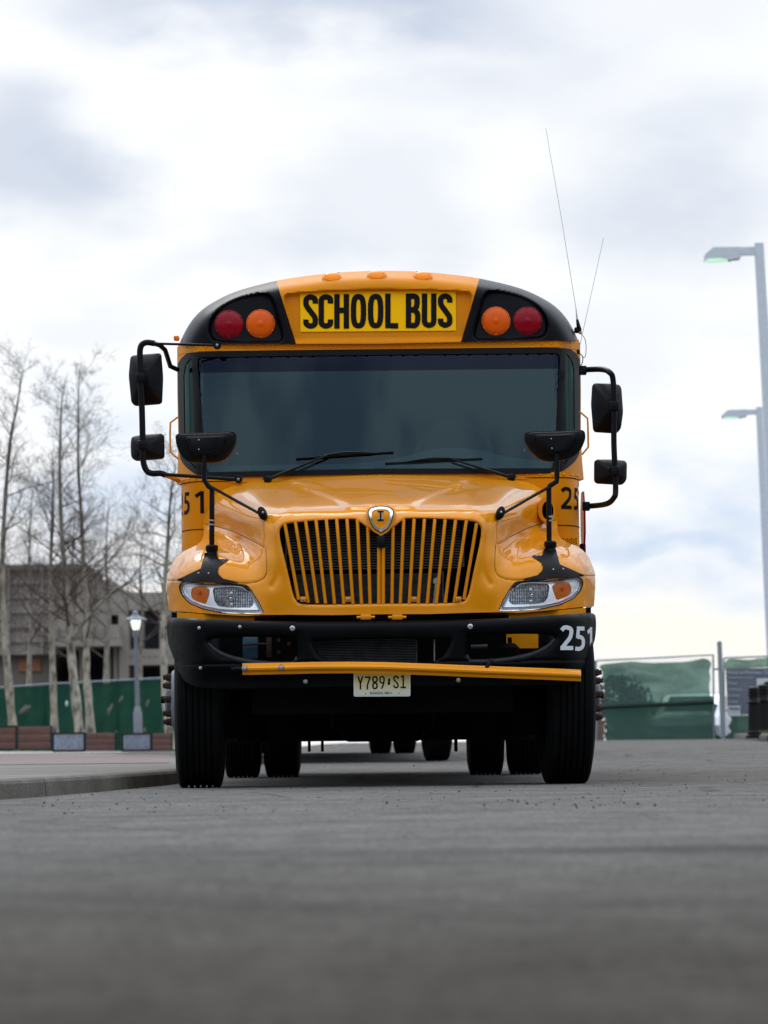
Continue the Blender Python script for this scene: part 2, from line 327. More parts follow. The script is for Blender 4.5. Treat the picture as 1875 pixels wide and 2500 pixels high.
def screenm(t, p, lo=(.003, .026, .017), hi=(.009, .055, .036), see=.0):
    tc_ = nn(t, 'ShaderNodeTexCoord'); o = tc_.outputs['Object']
    mp = nn(t, 'ShaderNodeMapping', {0: o, 'Scale': (.5, .5, 1.6)})
    a = nn(t, 'ShaderNodeTexNoise', {'Vector': mp.outputs[0], 'Scale': 1.3, 'Detail': 5.0, 'Roughness': .6})
    c1 = ramp(t, a.outputs['Fac'], [(.3, lo), (.7, hi)])
    mw = nn(t, 'ShaderNodeMapping', {0: o, 'Rotation': (0, radians(-32), 0)})
    w = nn(t, 'ShaderNodeTexWave', {'Vector': mw.outputs[0], 'Scale': 3.2, 'Distortion': .6, 'Detail': 1.0}, wave_type='BANDS', bands_direction='X')
    c2 = ramp(t, w.outputs['Fac'], [(.0, (.8, .8, .8)), (.8, (1, 1, 1)), (1.0, (1.35, 1.35, 1.35))])
    mx = nn(t, 'ShaderNodeMix', {0: .8, 6: c1, 7: c2}, data_type='RGBA', blend_type='MULTIPLY')
    t.links.new(mx.outputs[2], p.inputs['Base Color']); p.inputs['Roughness'].default_value = .9; p.inputs['Specular IOR Level'].default_value = .08
    if see:
        out = t.nodes['Material Output']
        tr = nn(t, 'ShaderNodeBsdfTransparent', {0: (.42, .66, .55, 1)})
        tl = nn(t, 'ShaderNodeBsdfTranslucent', {0: (.028, .095, .062, 1)})
        m1 = nn(t, 'ShaderNodeMixShader', {0: .45}); t.links.new(p.outputs[0], m1.inputs[1]); t.links.new(tl.outputs[0], m1.inputs[2])
        ns_ = nn(t, 'ShaderNodeTexNoise', {'Vector': mp.outputs[0], 'Scale': 1.1, 'Detail': 6.0, 'Roughness': .65, 'Distortion': .4})
        sf = nn(t, 'ShaderNodeMapRange', {0: ns_.outputs['Fac'], 1: .36, 2: .66, 3: see * .35, 4: see * 2.0})
        m2 = nn(t, 'ShaderNodeMixShader', {0: sf.outputs[0]}); t.links.new(m1.outputs[0], m2.inputs[1]); t.links.new(tr.outputs[0], m2.inputs[2])
        t.links.new(m2.outputs[0], out.inputs[0])
M['screen'] = multi_noise_mat('green_fence_screen', lambda t, p: screenm(t, p, see=.05))
M['screen_thin'] = multi_noise_mat('sheer_green_fence_screen', lambda t, p: screenm(t, p, (.008, .035, .026), (.03, .065, .05), .20))
M['screen_olive'] = multi_noise_mat('olive_fence_screen', lambda t, p: screenm(t, p, (.08, .09, .05), (.14, .15, .09), .25))
M['hem'] = mat('dark_green_hem', (.004, .018, .014), .8)
def grassm(t, p):
    g = nn(t, 'ShaderNodeNewGeometry')
    a = nn(t, 'ShaderNodeTexNoise', {'Vector': g.outputs['Position'], 'Scale': 6.0, 'Detail': 6.0})
    t.links.new(ramp(t, a.outputs['Fac'], [(.3, (.05, .09, .015)), (.7, (.16, .24, .03))]), p.inputs['Base Color']); p.inputs['Roughness'].default_value = .9
M['grass'] = multi_noise_mat('grass_blades', grassm)
def platem(t, p):
    tc_ = nn(t, 'ShaderNodeTexCoord'); sp = nn(t, 'ShaderNodeSeparateXYZ', {0: tc_.outputs['Object']})
    mr = nn(t, 'ShaderNodeMapRange', {0: sp.outputs[2], 1: -.055, 2: .05, 3: 0.0, 4: 1.0})
    t.links.new(ramp(t, mr.outputs[0], [(0, (.62, .60, .48)), (.5, (.60, .52, .24)), (1, (.55, .42, .08))]), p.inputs['Base Color']); p.inputs['Roughness'].default_value = .45
M['plate'] = multi_noise_mat('plate_cream_to_yellow_print', platem)

# ------------------------------------------------------------------ mesh helpers
class MB:
    def __init__(s): s.v = []; s.f = []
    def add(s, vs, fs):
        k = len(s.v); s.v += [tuple(v) for v in vs]; s.f += [tuple(i + k for i in f) for f in fs]; return s
    def box(s, c, d, rz=0, R=None, ch=0):
        R = R or Matrix.Rotation(rz, 3, 'Z'); c = Vector(c); hx, hy, hz = d[0] / 2, d[1] / 2, d[2] / 2
        if ch <= 0:
            vs = [c + R @ Vector((x * hx, y * hy, z * hz)) for x in (-1, 1) for y in (-1, 1) for z in (-1, 1)]
            return s.add(vs, [(0, 1, 3, 2), (4, 6, 7, 5), (0, 4, 5, 1), (2, 3, 7, 6), (0, 2, 6, 4), (1, 5, 7, 3)])
        bm = bmesh.new(); bmesh.ops.create_cube(bm, size=1)
        for v in bm.verts: v.co = Vector((v.co.x * d[0], v.co.y * d[1], v.co.z * d[2]))
        bmesh.ops.bevel(bm, geom=bm.edges[:], offset=min(ch, min(d) * .49), segments=2, profile=.5, affect='EDGES')
        bm.verts.ensure_lookup_table(); vs = [c + R @ v.co for v in bm.verts]; fs = [[v.index for v in f.verts] for f in bm.faces]; bm.free()
        return s.add(vs, fs)
    def tube(s, pts, r, n=10, cap=True, closed=False, flat=1.0):
        pts = [Vector(p) for p in pts]; L = len(pts)
        rs = r if isinstance(r, (list, tuple)) else [r] * L
        rings = []; up = None
        for i, p in enumerate(pts):
            a = pts[(i - 1) % L] if (i > 0 or closed) else p; b = pts[(i + 1) % L] if (i < L - 1 or closed) else p
            t = (b - a).normalized()
            if up is None:
                ref = Vector((0, 0, 1)) if abs(t.z) < .9 else Vector((1, 0, 0))
                up = (ref - t * ref.dot(t)).normalized()
            else: up = (up - t * up.dot(t)).normalized()
            sd = t.cross(up)
            rings.append([p + (up * cos(2 * pi * k / n) * flat + sd * sin(2 * pi * k / n)) * rs[i] for k in range(n)])
        vs = [v for rr in rings for v in rr]; fs = []
        for i in range(L if closed else L - 1):
            j = (i + 1) % L
            for k in range(n): fs.append((i * n + k, i * n + (k + 1) % n, j * n + (k + 1) % n, j * n + k))
        if cap and not closed: fs += [tuple(range(n))[::-1], tuple((L - 1) * n + k for k in range(n))]
        return s.add(vs, fs)
    def lathe(s, prof, c, axis=(0, 0, 1), n=32, closed=False):
        ax = Vector(axis).normalized(); ref = Vector((0, 0, 1)) if abs(ax.z) < .9 else Vector((1, 0, 0))
        a = (ref - ax * ref.dot(ax)).normalized(); b = ax.cross(a); c = Vector(c)
        vs = [c + ax * h + (a * cos(2 * pi * k / n) + b * sin(2 * pi * k / n)) * r for r, h in prof for k in range(n)]
        fs = []
        L = len(prof)
        for i in range(L if closed else L - 1):
            j = (i + 1) % L
            for k in range(n): fs.append((i * n + k, i * n + (k + 1) % n, j * n + (k + 1) % n, j * n + k))
        return s.add(vs, fs)
    def prism(s, poly, fn, depth):      # poly in 2D, fn maps (a,b) to a point, depth a vector
        dv = Vector(depth); P = [Vector(fn(*p)) for p in poly]; n = len(P)
        return s.add(P + [p + dv for p in P], [tuple(range(n)), tuple(range(n, 2 * n))[::-1]] + [(i, i + n, (i + 1) % n + n, (i + 1) % n) for i in range(n)])
    def build(s, name, material, parent=None, angle=38, smooth=True):
        me = bpy.data.meshes.new(name); me.from_pydata(s.v, [], s.f); me.validate(); me.update()
        bm = bmesh.new(); bm.from_mesh(me); bmesh.ops.recalc_face_normals(bm, faces=bm.faces); bm.to_mesh(me); bm.free()
        if smooth:
            me.polygons.foreach_set('use_smooth', [True] * len(me.polygons))
            try: me.set_sharp_from_angle(angle=radians(angle))
            except Exception: pass
        me.materials.append(M[material])
        o = bpy.data.objects.new(name, me); COL.objects.link(o)
        if parent is not None: o.parent = parent
        return o
def empty(name, loc=(0, 0, 0), rz=0, tilt=(0, 0)):
    o = bpy.data.objects.new(name, None); COL.objects.link(o); o.location = loc; o.rotation_euler = (tilt[0], tilt[1], rz); o.empty_display_size = .3; return o
def tag(o, label=None, cat=None, group=None, kind=None):
    if label: o['label'] = label
    if cat: o['category'] = cat
    if group: o['group'] = group
    if kind: o['kind'] = kind
    return o
def copy_tree(o, parent=None, skip=()):
    c = o.copy(); COL.objects.link(c); c.parent = parent
    for ch in list(o.children):
        if ch.name.split('.')[0] in skip: continue
        copy_tree(ch, c, skip)
    return c
def cat_rom(pts, n=6, closed=False):
    pts = [np.array(p, float) for p in pts]; L = len(pts); out = []
    rng = range(L) if closed else range(L - 1)
    for i in rng:
        p0 = pts[(i - 1) % L] if (closed or i > 0) else pts[0]; p1 = pts[i]; p2 = pts[(i + 1) % L]
        p3 = pts[(i + 2) % L] if (closed or i + 2 < L) else pts[-1]
        for k in range(n):
            t = k / n
            out.append(.5 * (2 * p1 + (p2 - p0) * t + (2 * p0 - 5 * p1 + 4 * p2 - p3) * t * t + (3 * p1 - p0 - 3 * p2 + p3) * t ** 3))
    if not closed: out.append(pts[-1])
    return out
def dense(poly, step, closed=True):
    out = []; L = len(poly)
    for i in range(L if closed else L - 1):
        a = np.array(poly[i], float); b = np.array(poly[(i + 1) % L], float); d = np.linalg.norm(b - a)
        if d < 1e-6: continue
        k = max(1, int(math.ceil(d / step)))
        for j in range(k): out.append(a + (b - a) * j / k)
    if not closed: out.append(np.array(poly[-1], float))
    return out
def round_poly(poly, r, seg=5):     # round the corners of a polygon; r one number or one per corner
    out = []; L = len(poly); rs = r if isinstance(r, (list, tuple)) else [r] * L
    for i in range(L):
        p = np.array(poly[i], float); a = np.array(poly[i - 1], float); b = np.array(poly[(i + 1) % L], float)
        da, db = a - p, b - p; la, lb = np.linalg.norm(da), np.linalg.norm(db); rr = min(rs[i], la * .48, lb * .48)
        if rr <= 0: out.append(p); continue
        q0, q1 = p + da / la * rr, p + db / lb * rr
        for k in range(seg + 1):
            t = k / seg; out.append((1 - t) ** 2 * q0 + 2 * t * (1 - t) * p + t * t * q1)
    return out
def inside(P, poly):
    P = np.asarray(P); poly = np.asarray(poly); x, y = P[:, 0], P[:, 1]; res = np.zeros(len(P), bool); n = len(poly); j = n - 1
    for i in range(n):
        xi, yi = poly[i]; xj, yj = poly[j]
        c = ((yi > y) != (yj > y)) & (x < (xj - xi) * (y - yi) / (yj - yi + 1e-12) + xi)
        res ^= c; j = i
    return res
def edge_dist(P, poly, closed=True):
    P = np.asarray(P, float); poly = np.asarray(poly, float); best = np.full(len(P), 1e9); n = len(poly)
    for i in range(n if closed else n - 1):
        a = poly[i]; b = poly[(i + 1) % n]; ab = b - a; L = (ab ** 2).sum() + 1e-12
        t = np.clip(((P - a) @ ab) / L, 0, 1); q = a + t[:, None] * ab
        best = np.minimum(best, np.hypot(*(P - q).T))
    return best
def sdf(P, poly): return np.where(inside(P, poly), -1, 1) * edge_dist(P, poly)
def sstep(x): x = np.clip(x, 0, 1); return x * x * (3 - 2 * x)
def patch2d(outline, holes, spacing, extra=None):
    o = dense(outline, spacing); loops = [o] + [dense(h, spacing) for h in holes]
    pts = []; edges = []
    for lp in loops:
        k = len(pts); pts += [tuple(p) for p in lp]; edges += [(k + i, k + (i + 1) % len(lp)) for i in range(len(lp))]
    if extra:
        for line in extra:
            lp = dense(line, spacing, False); k = len(pts); pts += [tuple(p) for p in lp]; edges += [(k + i, k + i + 1) for i in range(len(lp) - 1)]
    A = np.array(o); lo, hi = A.min(0), A.max(0)
    sx = spacing; sy = spacing * .87; g = []; cx = 0.0
    j = 0; y = lo[1] + sy / 2
    while y < hi[1]:
        off = (j % 2) * sx / 2
        kmax = int((max(abs(lo[0]), abs(hi[0]))) / sx) + 2
        for k in range(-kmax, kmax): g.append((k * sx + off + sx / 4, y))
        y += sy; j += 1
    g = np.array(g); g = g[(g[:, 0] > lo[0]) & (g[:, 0] < hi[0])]
    keep = inside(g, loops[0]); g = g[keep]
    for h in loops[1:]: g = g[~inside(g, h)]
    for lp in loops:
        if len(g): g = g[edge_dist(g, lp) > spacing * .45]
    allp = [Vector(p) for p in pts] + [Vector(p) for p in g]
    vs, es, fs, *_ = delaunay_2d_cdt(allp, edges, [], 0, 1e-4)
    V = np.array([(v.x, v.y) for v in vs])
    Fc = np.array([f for f in fs if len(f) == 3]); cen = V[Fc].mean(1)
    k = inside(cen, loops[0])
    for h in loops[1:]: k &= ~inside(cen, h)
    return V, Fc[k], loops
# canonical pixel frame: the bus centreline at u = 0, no roll; (u, v, y) -> point of the bus
vf0 = Vector((0, cos(PITCH), sin(PITCH)))
def C(nx, ny, D=19.9):
    a = nx - 937.5; b = 1250 - ny
    return (a * cos(ROLL) + b * sin(ROLL) + CAM.x * F_PX / D, 1250 - (-a * sin(ROLL) + b * cos(ROLL)))
def CR(pts, D=19.9): return [(abs(C(*p, D)[0]), C(*p, D)[1]) for p in pts]
def CN(pts, D=19.9): return [C(*p, D) for p in pts]
def V3(u, v, y):
    u, v, y = np.asarray(u, float), np.asarray(v, float), np.asarray(y, float)
    b = (1250 - v) / F_PX; dx = u / F_PX; dy = cos(PITCH) - b * sin(PITCH); dz = sin(PITCH) + b * cos(PITCH)
    t = (y + 19.3) / dy
    return np.stack([dx * t, y + 0 * dx, .218 + dz * t], -1)
def P3(nx, ny, y): # photo pixel at depth y in the bus frame
    u, v = C(nx, ny, y + 19.3); return Vector(V3(u, v, y))
def mirror_half(h): return h + [(-u, v) for u, v in h[::-1] if abs(u) > 1e-6]   # half outline from centre bottom to centre top
def full(h):
    h = [tuple(p) for p in h]; r = [p for p in h]; l = [(-u, v) for u, v in h[::-1]]
    if abs(h[0][0]) < 1: l = l[:-1]
    if abs(h[-1][0]) < 1: l = l[1:]
    return r + l
class RBF:
    def __init__(s, ctrl, lam=1e-3):
        A = []; 
        for u, v, y in ctrl:
            A.append((u, v, y))
            if abs(u) > 3: A.append((-u, v, y))
        A = np.array(A, float); s.p = A[:, :2] / 100; n = len(A)
        K = s.k(np.hypot(*(s.p[:, None] - s.p[None]).transpose(2, 0, 1))) + np.eye(n) * lam
        Q = np.c_[np.ones(n), s.p]; S = np.block([[K, Q], [Q.T, np.zeros((3, 3))]])
        s.w = np.linalg.solve(S, np.r_[A[:, 2], 0, 0, 0])
    def k(s, r): return np.where(r > 1e-9, r * r * np.log(r + 1e-12), 0)
    def __call__(s, u, v):
        u = np.atleast_1d(np.asarray(u, float)); v = np.atleast_1d(np.asarray(v, float)); p = np.stack([u, v], -1) / 100; out = []
        for i in range(0, len(p), 4000):
            q = p[i:i + 4000]; K = s.k(np.hypot(*(q[:, None] - s.p[None]).transpose(2, 0, 1)))
            out.append(K @ s.w[:-3] + s.w[-3] + q @ s.w[-2:])
        return np.concatenate(out)
def patch(mb, outline, holes, field, spacing=4, off=0.0, skirt=None, hole_skirt=0, extra=None):
    V, Fc, loops = patch2d(outline, holes, spacing, extra)
    y = field(V[:, 0], V[:, 1]) - off
    mb.add(V3(V[:, 0], V[:, 1], y).tolist(), Fc.tolist())
    def sk(lp, dep):
        A = np.array(lp); yy = field(A[:, 0], A[:, 1]) - off; P = V3(A[:, 0], A[:, 1], yy); Q = P.copy()
        Q[:, 1] = dep(A[:, 0], A[:, 1], yy) if callable(dep) else yy + dep
        n = len(A); mb.add(P.tolist() + Q.tolist(), [(i, (i + 1) % n, (i + 1) % n + n, i + n) for i in range(n)])
    if skirt is not None: sk(loops[0], skirt)
    if hole_skirt:
        for h in loops[1:]: sk(h, hole_skirt)
    return mb
# lettering as strokes
def stroke(path, w, closed=False, n=5, smooth=True):
    P = cat_rom(path, n, closed) if smooth else ([np.array(p, float) for p in path] if closed else dense(path, .06, False))
    L = len(P); out = []
    for i in range(L):
        a = P[(i - 1) % L] if (closed or i > 0) else P[i]; b = P[(i + 1) % L] if (closed or i < L - 1) else P[i]
        t = b - a; t = t / (np.linalg.norm(t) + 1e-9); nn_ = np.array([-t[1], t[0]])
        out.append((P[i] + nn_ * w / 2, P[i] - nn_ * w / 2))
    return out, closed
def sellipse(cx, cy, a, b, e=2.6, n=40):
    r = []
    for k in range(n):
        t = 2 * pi * k / n; c, s_ = cos(t), sin(t)
        r.append((cx + a * math.copysign(abs(c) ** (2 / e), c), cy + b * math.copysign(abs(s_) ** (2 / e), s_)))
    return r
def glyph(ch, w=.43, t=.155):
    h = t / 2; r = w - h; c = w / 2; S = []
    def L(*p): S.append(stroke(p, t, smooth=False))
    def Q(*p): S.append(stroke(p, t))
    if ch == 'S': Q((r, .73), (r, .80), (r - .02, .87), (c, 1 - h), (h + .02, .87), (h, .77), (h + .02, .66), (c, .5), (r - .02, .34), (r, .23), (r - .02, .13), (c, h), (h + .02, .13), (h, .20), (h, .27))
    elif ch == 'C': Q((r, .73), (r, .80), (r - .02, .88), (c, 1 - h), (h + .02, .87), (h, .76), (h, .5), (h, .24), (h + .02, .13), (c, h), (r - .02, .12), (r, .20), (r, .27))
    elif ch == 'O': S.append(stroke(sellipse(c, .5, w / 2 - h, .5 - h, 3.0), t, True, smooth=False))
    elif ch == 'H': L((h, 0), (h, 1)); L((r, 0), (r, 1)); L((t, .53), (w - t, .53))
    elif ch == 'L': L((h, 0), (h, 1)); L((t, h * .9), (w * .93, h * .9))
    elif ch == 'B':
        L((h, 0), (h, 1)); Q((t, 1 - h), (c + .03, 1 - h), (r - .03, .87), (r - .02, .74), (r - .04, .62), (c + .03, .535), (t, .525))
        Q((t, .53), (c + .04, .52), (r - .01, .42), (r, .29), (r - .02, .15), (c + .05, h), (t, h))
    elif ch == 'U': Q((h, 1), (h, .7), (h, .4), (h, .22), (h + .03, .12), (c, h), (r - .03, .12), (r, .22), (r, .4), (r, .7), (r, 1))
    elif ch == '2':
        Q((h * .6, .80), (w * .28, .905), (w * .52, 1 - h), (r - .02, .85), (r, .70), (r - .06, .50), (w * .45, .30), (h, .10)); L((0, h), (w, h))
    elif ch == '5':
        L((w * .2, 1 - h), (w * .95, 1 - h)); L((w * .2 + h * .9, 1 - t), (w * .12 + h * .9, .52)); Q((w * .12 + h, .555), (w * .5, .575), (r - .03, .49), (r, .33), (r - .05, .17), (w * .42, h), (h * .3, .10))
    elif ch == '1': L((w * .62, 0), (w * .62, 1)); L((w * .1, .77), (w * .62, .935))
    elif ch == '1p': L((w * .5, 0), (w * .5, 1)); L((w * .1, .86), (w * .5, .95)); L((0, h), (w, h))
    elif ch == '5p' : pass
    elif ch == 'Y': L((c, 0), (c, .48)); L((h * .6, 1), (c, .45)); L((w - h * .6, 1), (c, .45))
    elif ch == '7': L((0, 1 - h), (w, 1 - h)); Q((r, 1 - t), (w * .66, .62), (w * .45, .3), (w * .42, 0))
    elif ch == '8':
        S.append(stroke(sellipse(c, .745, w / 2 - h, .255 - h, 2.6, 28), t, True, smooth=False)); S.append(stroke(sellipse(c, .265, w / 2 - h, .265 - h, 2.6, 28), t, True, smooth=False))
    elif ch == '9': S.append(stroke(sellipse(c, .70, w / 2 - h, .30 - h, 2.6, 28), t, True, smooth=False)); Q((r, .72), (r - .02, .5), (w * .62, .2), (w * .38, .0))
    elif ch == 'I': L((c, 0), (c, 1)); L((0, h), (w, h)); L((0, 1 - h), (w, 1 - h))
    return S
def put_glyph(mb, ch, fn, w=.43, t=.155):    # fn(a, b, layer) -> 3D point; a in 0..w, b in 0..1
    for li, (st, closed) in enumerate(glyph(ch, w, t)):
        vs = []; n = len(st)
        for a, b in st: vs += [fn(a[0], a[1], li), fn((a[0] + b[0]) / 2, (a[1] + b[1]) / 2, li), fn(b[0], b[1], li)]
        fs = []
        for i in range(n if closed else n - 1):
            j = (i + 1) % n
            for k in (0, 1): fs.append((i * 3 + k, i * 3 + k + 1, j * 3 + k + 1, j * 3 + k))
        mb.add(vs, fs)
def text_mesh(body, size, material, name, parent, mw, bold=0.0, sx=1.0):
    cu = bpy.data.curves.new(name, 'FONT'); cu.body = body; cu.size = size; cu.offset = bold; cu.resolution_u = 2
    o = bpy.data.objects.new('text_tmp', cu); COL.objects.link(o)
    dg = bpy.context.evaluated_depsgraph_get(); me = bpy.data.meshes.new_from_object(o.evaluated_get(dg))
    me.transform(mw @ Matrix.Diagonal((sx, 1, 1, 1))); me.materials.clear(); me.materials.append(M[material])
    bpy.data.objects.remove(o)
    n = bpy.data.objects.new(name, me); COL.objects.link(n); n.parent = parent; return n
STAND = Matrix.Rotation(radians(90), 4, 'X')      # text facing the camera (-Y)

# ------------------------------------------------------------------ ground
def interp(x, tab):
    xs = [a for a, b in tab]; ys = [b for a, b in tab]; return np.interp(x, xs, ys)
GR = [(-60, 0), (27, 0), (37.5, .07), (44, .15), (60, .25), (80, .35), (120, .38), (900, .38)]
GL = [(-60, 0), (27, 0), (45, .03), (65, .09), (95, .10), (140, .12), (900, .2)]
def gz(x, y):
    D = np.asarray(y, float) + 19.3; x = np.asarray(x, float)
    w = sstep((x + 4.0) / 3.0)
    return interp(D, GL) * (1 - w) + interp(D, GR) * w
xs = np.r_[-400, -200, -100, -60, np.arange(-30, 30.1, .5), 60, 100, 200, 400]
ys = np.r_[-60, -40, -30, np.arange(-24, 125, 1.0), 140, 180, 260, 400, 700]
def sheet(name, inside_fn=None, dz=0.0, material='asphalt'):
    mb = MB(); XX, YY = np.meshgrid(xs, ys); ZZ = gz(XX, YY) + dz
    n = len(xs); vs = np.stack([XX, YY, ZZ], -1).reshape(-1, 3)
    mb.add(vs.tolist(), [(j * n + i, j * n + i + 1, (j + 1) * n + i + 1, (j + 1) * n + i) for j in range(len(ys) - 1) for i in range(n - 1)])
    return mb.build(name, material)
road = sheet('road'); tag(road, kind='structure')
# kerb line on the left: (x, D)
KL = [(-6.2, 4.0), (-3.6, 9.0), (-2.35, 12.8), (-1.80, 15.7), (-1.58, 18.0), (-1.44, 20.5), (-1.36, 22.5), (-1.36, 27), (-1.6, 31), (-2.05, 37), (-2.6, 43), (-3.3, 50), (-4.6, 60), (-6.5, 72), (-12, 90), (-20, 100)]
kl = [np.array(p) for p in cat_rom(KL, 5)]
KH = .092
def kz(x, D, h=KH): return float(gz(x, D - 19.3)) + h
def ribbon(mb, line_a, line_b, za, zb):
    vs = []; n = len(line_a)
    for a, b, z1, z2 in zip(line_a, line_b, za, zb): vs += [(a[0], a[1] - 19.3, z1), (b[0], b[1] - 19.3, z2)]
    mb.add(vs, [(2 * i, 2 * i + 1, 2 * i + 3, 2 * i + 2) for i in range(n - 1)])
def offset_line(line, d):
    out = []
    for i, p in enumerate(line):
        a = line[max(i - 1, 0)]; b = line[min(i + 1, len(line) - 1)]; t = (b - a) / np.linalg.norm(b - a); out.append(p + np.array([-t[1], t[0]]) * d)
    return out
random.seed(4)
mb = MB(); prev = None
prof = [(0, -.05), (.012, KH - .022), (.022, KH - .007), (.04, KH), (.16, KH), (.165, KH - .006)]
for k in range(len(prof) - 1):
    la, lb = offset_line(kl, prof[k][0]), offset_line(kl, prof[k + 1][0])
    ribbon(mb, la, lb, [kz(*p, prof[k][1]) for p in kl], [kz(*p, prof[k + 1][1]) for p in kl])
tag(mb.build('kerb', 'kerb', angle=60), kind='structure')
mb = MB(); la = offset_line(kl, .168); 
cuts = [.168, .6, 1.2, 2.5, 5, 9, 15, 26, 60]
lastx = None
def walk_z(x, D): return float(gz(x, D - 19.3)) + KH - .002
lines = [[np.array([p[0] - (c - .168), p[1]]) for p in la] for c in cuts]
for A, B in zip(lines[:-1], lines[1:]): ribbon(mb, A, B, [walk_z(kl[i][0], p[1]) for i, p in enumerate(A)], [walk_z(kl[i][0] , p[1]) for i, p in enumerate(B)])
tag(mb.build('pavement', 'pave', angle=60), kind='structure')
# brick area beyond the concrete strip
mb = MB(); cb = [.36, 1.2, 2.5, 5, 9, 15, 26, 60]
ib = [i for i, p in enumerate(kl) if 29.5 < p[1] < 92]
for ca, cb_ in zip(cb[:-1], cb[1:]):
    A = [np.array([la[i][0] - (ca - .168), la[i][1]]) for i in ib]; B = [np.array([la[i][0] - (cb_ - .168), la[i][1]]) for i in ib]
    ribbon(mb, A, B, [walk_z(kl[i][0], la[i][1]) + .004 for i in ib], [walk_z(kl[i][0], la[i][1]) + .004 for i in ib])
tag(mb.build('brick_paving', 'brick', angle=60), kind='structure')
# grit on the road
rng = np.random.default_rng(7); mb = MB()
octa = [(1, 0, 0), (-1, 0, 0), (0, 1, 0), (0, -1, 0), (0, 0, 1), (0, 0, -1)]
of = [(0, 2, 4), (2, 1, 4), (1, 3, 4), (3, 0, 4), (2, 0, 5), (1, 2, 5), (3, 1, 5), (0, 3, 5)]
for i in range(2600):
    D = 12 + 40 * rng.random() ** 1.6; x = (rng.random() - .5) * 2 * (1.3 + D * .12)
    kx = np.interp(D, [p[1] for p in kl], [p[0] for p in kl])
    if x < kx + .02: continue
    s_ = .0013 + .005 * rng.random() ** 4
    if rng.random() < .004: s_ = .006 + .004 * rng.random()
    sc = s_ * (0.7 + .6 * rng.random(3)); a = rng.random() * 6
    z = float(gz(x, D - 19.3)) + sc[2] * .5
    mb.add([(x + sc[0] * (p[0] * cos(a) - p[1] * sin(a)), D - 19.3 + sc[1] * (p[0] * sin(a) + p[1] * cos(a)), z + sc[2] * p[2]) for p in octa], of)
tag(mb.build('road_grit', 'stone', smooth=False), 'loose dark grit scattered on the asphalt road', 'grit', kind='stuff')

# ================================================================== THE BUS
bus = empty('school_bus', (0, 0, 0))
tag(bus, 'yellow school bus numbered 251 seen head-on in the foreground, parked at the kerb', 'school bus', 'school buses in line')
def rim_line(pts, field, r, off=0, n=6, closed=False):
    A = np.array(pts); y = field(A[:, 0], A[:, 1]) - off; return MB().tube(V3(A[:, 0], A[:, 1], y).tolist(), r, n, closed=closed)

# ---- hood and fenders
hc = []
def hcp(*pts):
    for nx, ny, y in pts: u, v = C(nx, ny, y + 19.3); hc.append((abs(u), v, y))
hcp((931, 1499, .20), (931, 1440, .19), (931, 1370, .19), (931, 1300, .20), (931, 1262, .225), (931, 1246, .26), (931, 1236, .32), (931, 1228, .44), (931, 1205, .80), (931, 1182, 1.12), (931, 1160, 1.42), (931, 1150, 1.55))
hcp((1050, 1498, .205), (1050, 1400, .20), (1050, 1300, .21), (1050, 1262, .235), (1050, 1246, .27), (1050, 1237, .33), (1050, 1228, .47), (1050, 1206, .80), (1060, 1184, 1.12), (1060, 1162, 1.42))
hcp((1140, 1494, .235), (1140, 1400, .235), (1140, 1320, .24), (1140, 1270, .26), (1150, 1252, .30), (1155, 1242, .36), (1165, 1230, .50), (1172, 1212, .80), (1178, 1190, 1.12), (1182, 1168, 1.42))
hcp((1190, 1492, .265), (1190, 1400, .27), (1185, 1330, .275), (1190, 1290, .30), (1200, 1265, .38), (1212, 1250, .46), (1225, 1238, .62), (1242, 1216, .88), (1262, 1195, 1.14), (1275, 1177, 1.40))
hcp((1228, 1325, .47), (1232, 1300, .52), (1240, 1275, .58), (1275, 1300, .84), (1272, 1262, .80), (1300, 1232, 1.05), (1310, 1208, 1.22), (1320, 1190, 1.36), (1310, 1275, 1.12), (1325, 1245, 1.2), (1340, 1220, 1.36), (1348, 1275, 1.36), (1350, 1250, 1.38), (1362, 1250, 1.5))
hcp((1214, 1400, .30), (1214, 1360, .33), (1222, 1335, .42), (1260, 1400, .37), (1330, 1400, .46), (1400, 1400, .62), (1430, 1400, .76), (1446, 1400, .93), (1453, 1400, 1.1))
hcp((1214, 1440, .275), (1260, 1440, .34), (1330, 1440, .43), (1400, 1440, .60), (1432, 1440, .76), (1448, 1440, .95))
hcp((1225, 1492, .275), (1270, 1485, .33), (1330, 1485, .43), (1400, 1482, .60), (1432, 1482, .76), (1449, 1482, .95))
hcp((1240, 1368, .42), (1290, 1358, .52), (1340, 1358, .58), (1395, 1366, .69), (1428, 1376, .84), (1444, 1386, 1.0))
hcp((1250, 1340, .58), (1290, 1332, .72), (1340, 1334, .74), (1385, 1340, .82), (1412, 1348, .92), (1432, 1360, 1.06))
hcp((1280, 1316, .90), (1330, 1314, .95), (1360, 1316, 1.02), (1385, 1326, 1.08), (1340, 1296, 1.22), (1365, 1300, 1.3), (1412, 1337, 1.12))
hood_rbf = RBF(hc, .02)
ridge = [C(1150, 1168), C(1105, 1190), C(1050, 1212), C(1010, 1230)]
ridge = [(abs(a), b) for a, b in cat_rom(ridge, 5)]
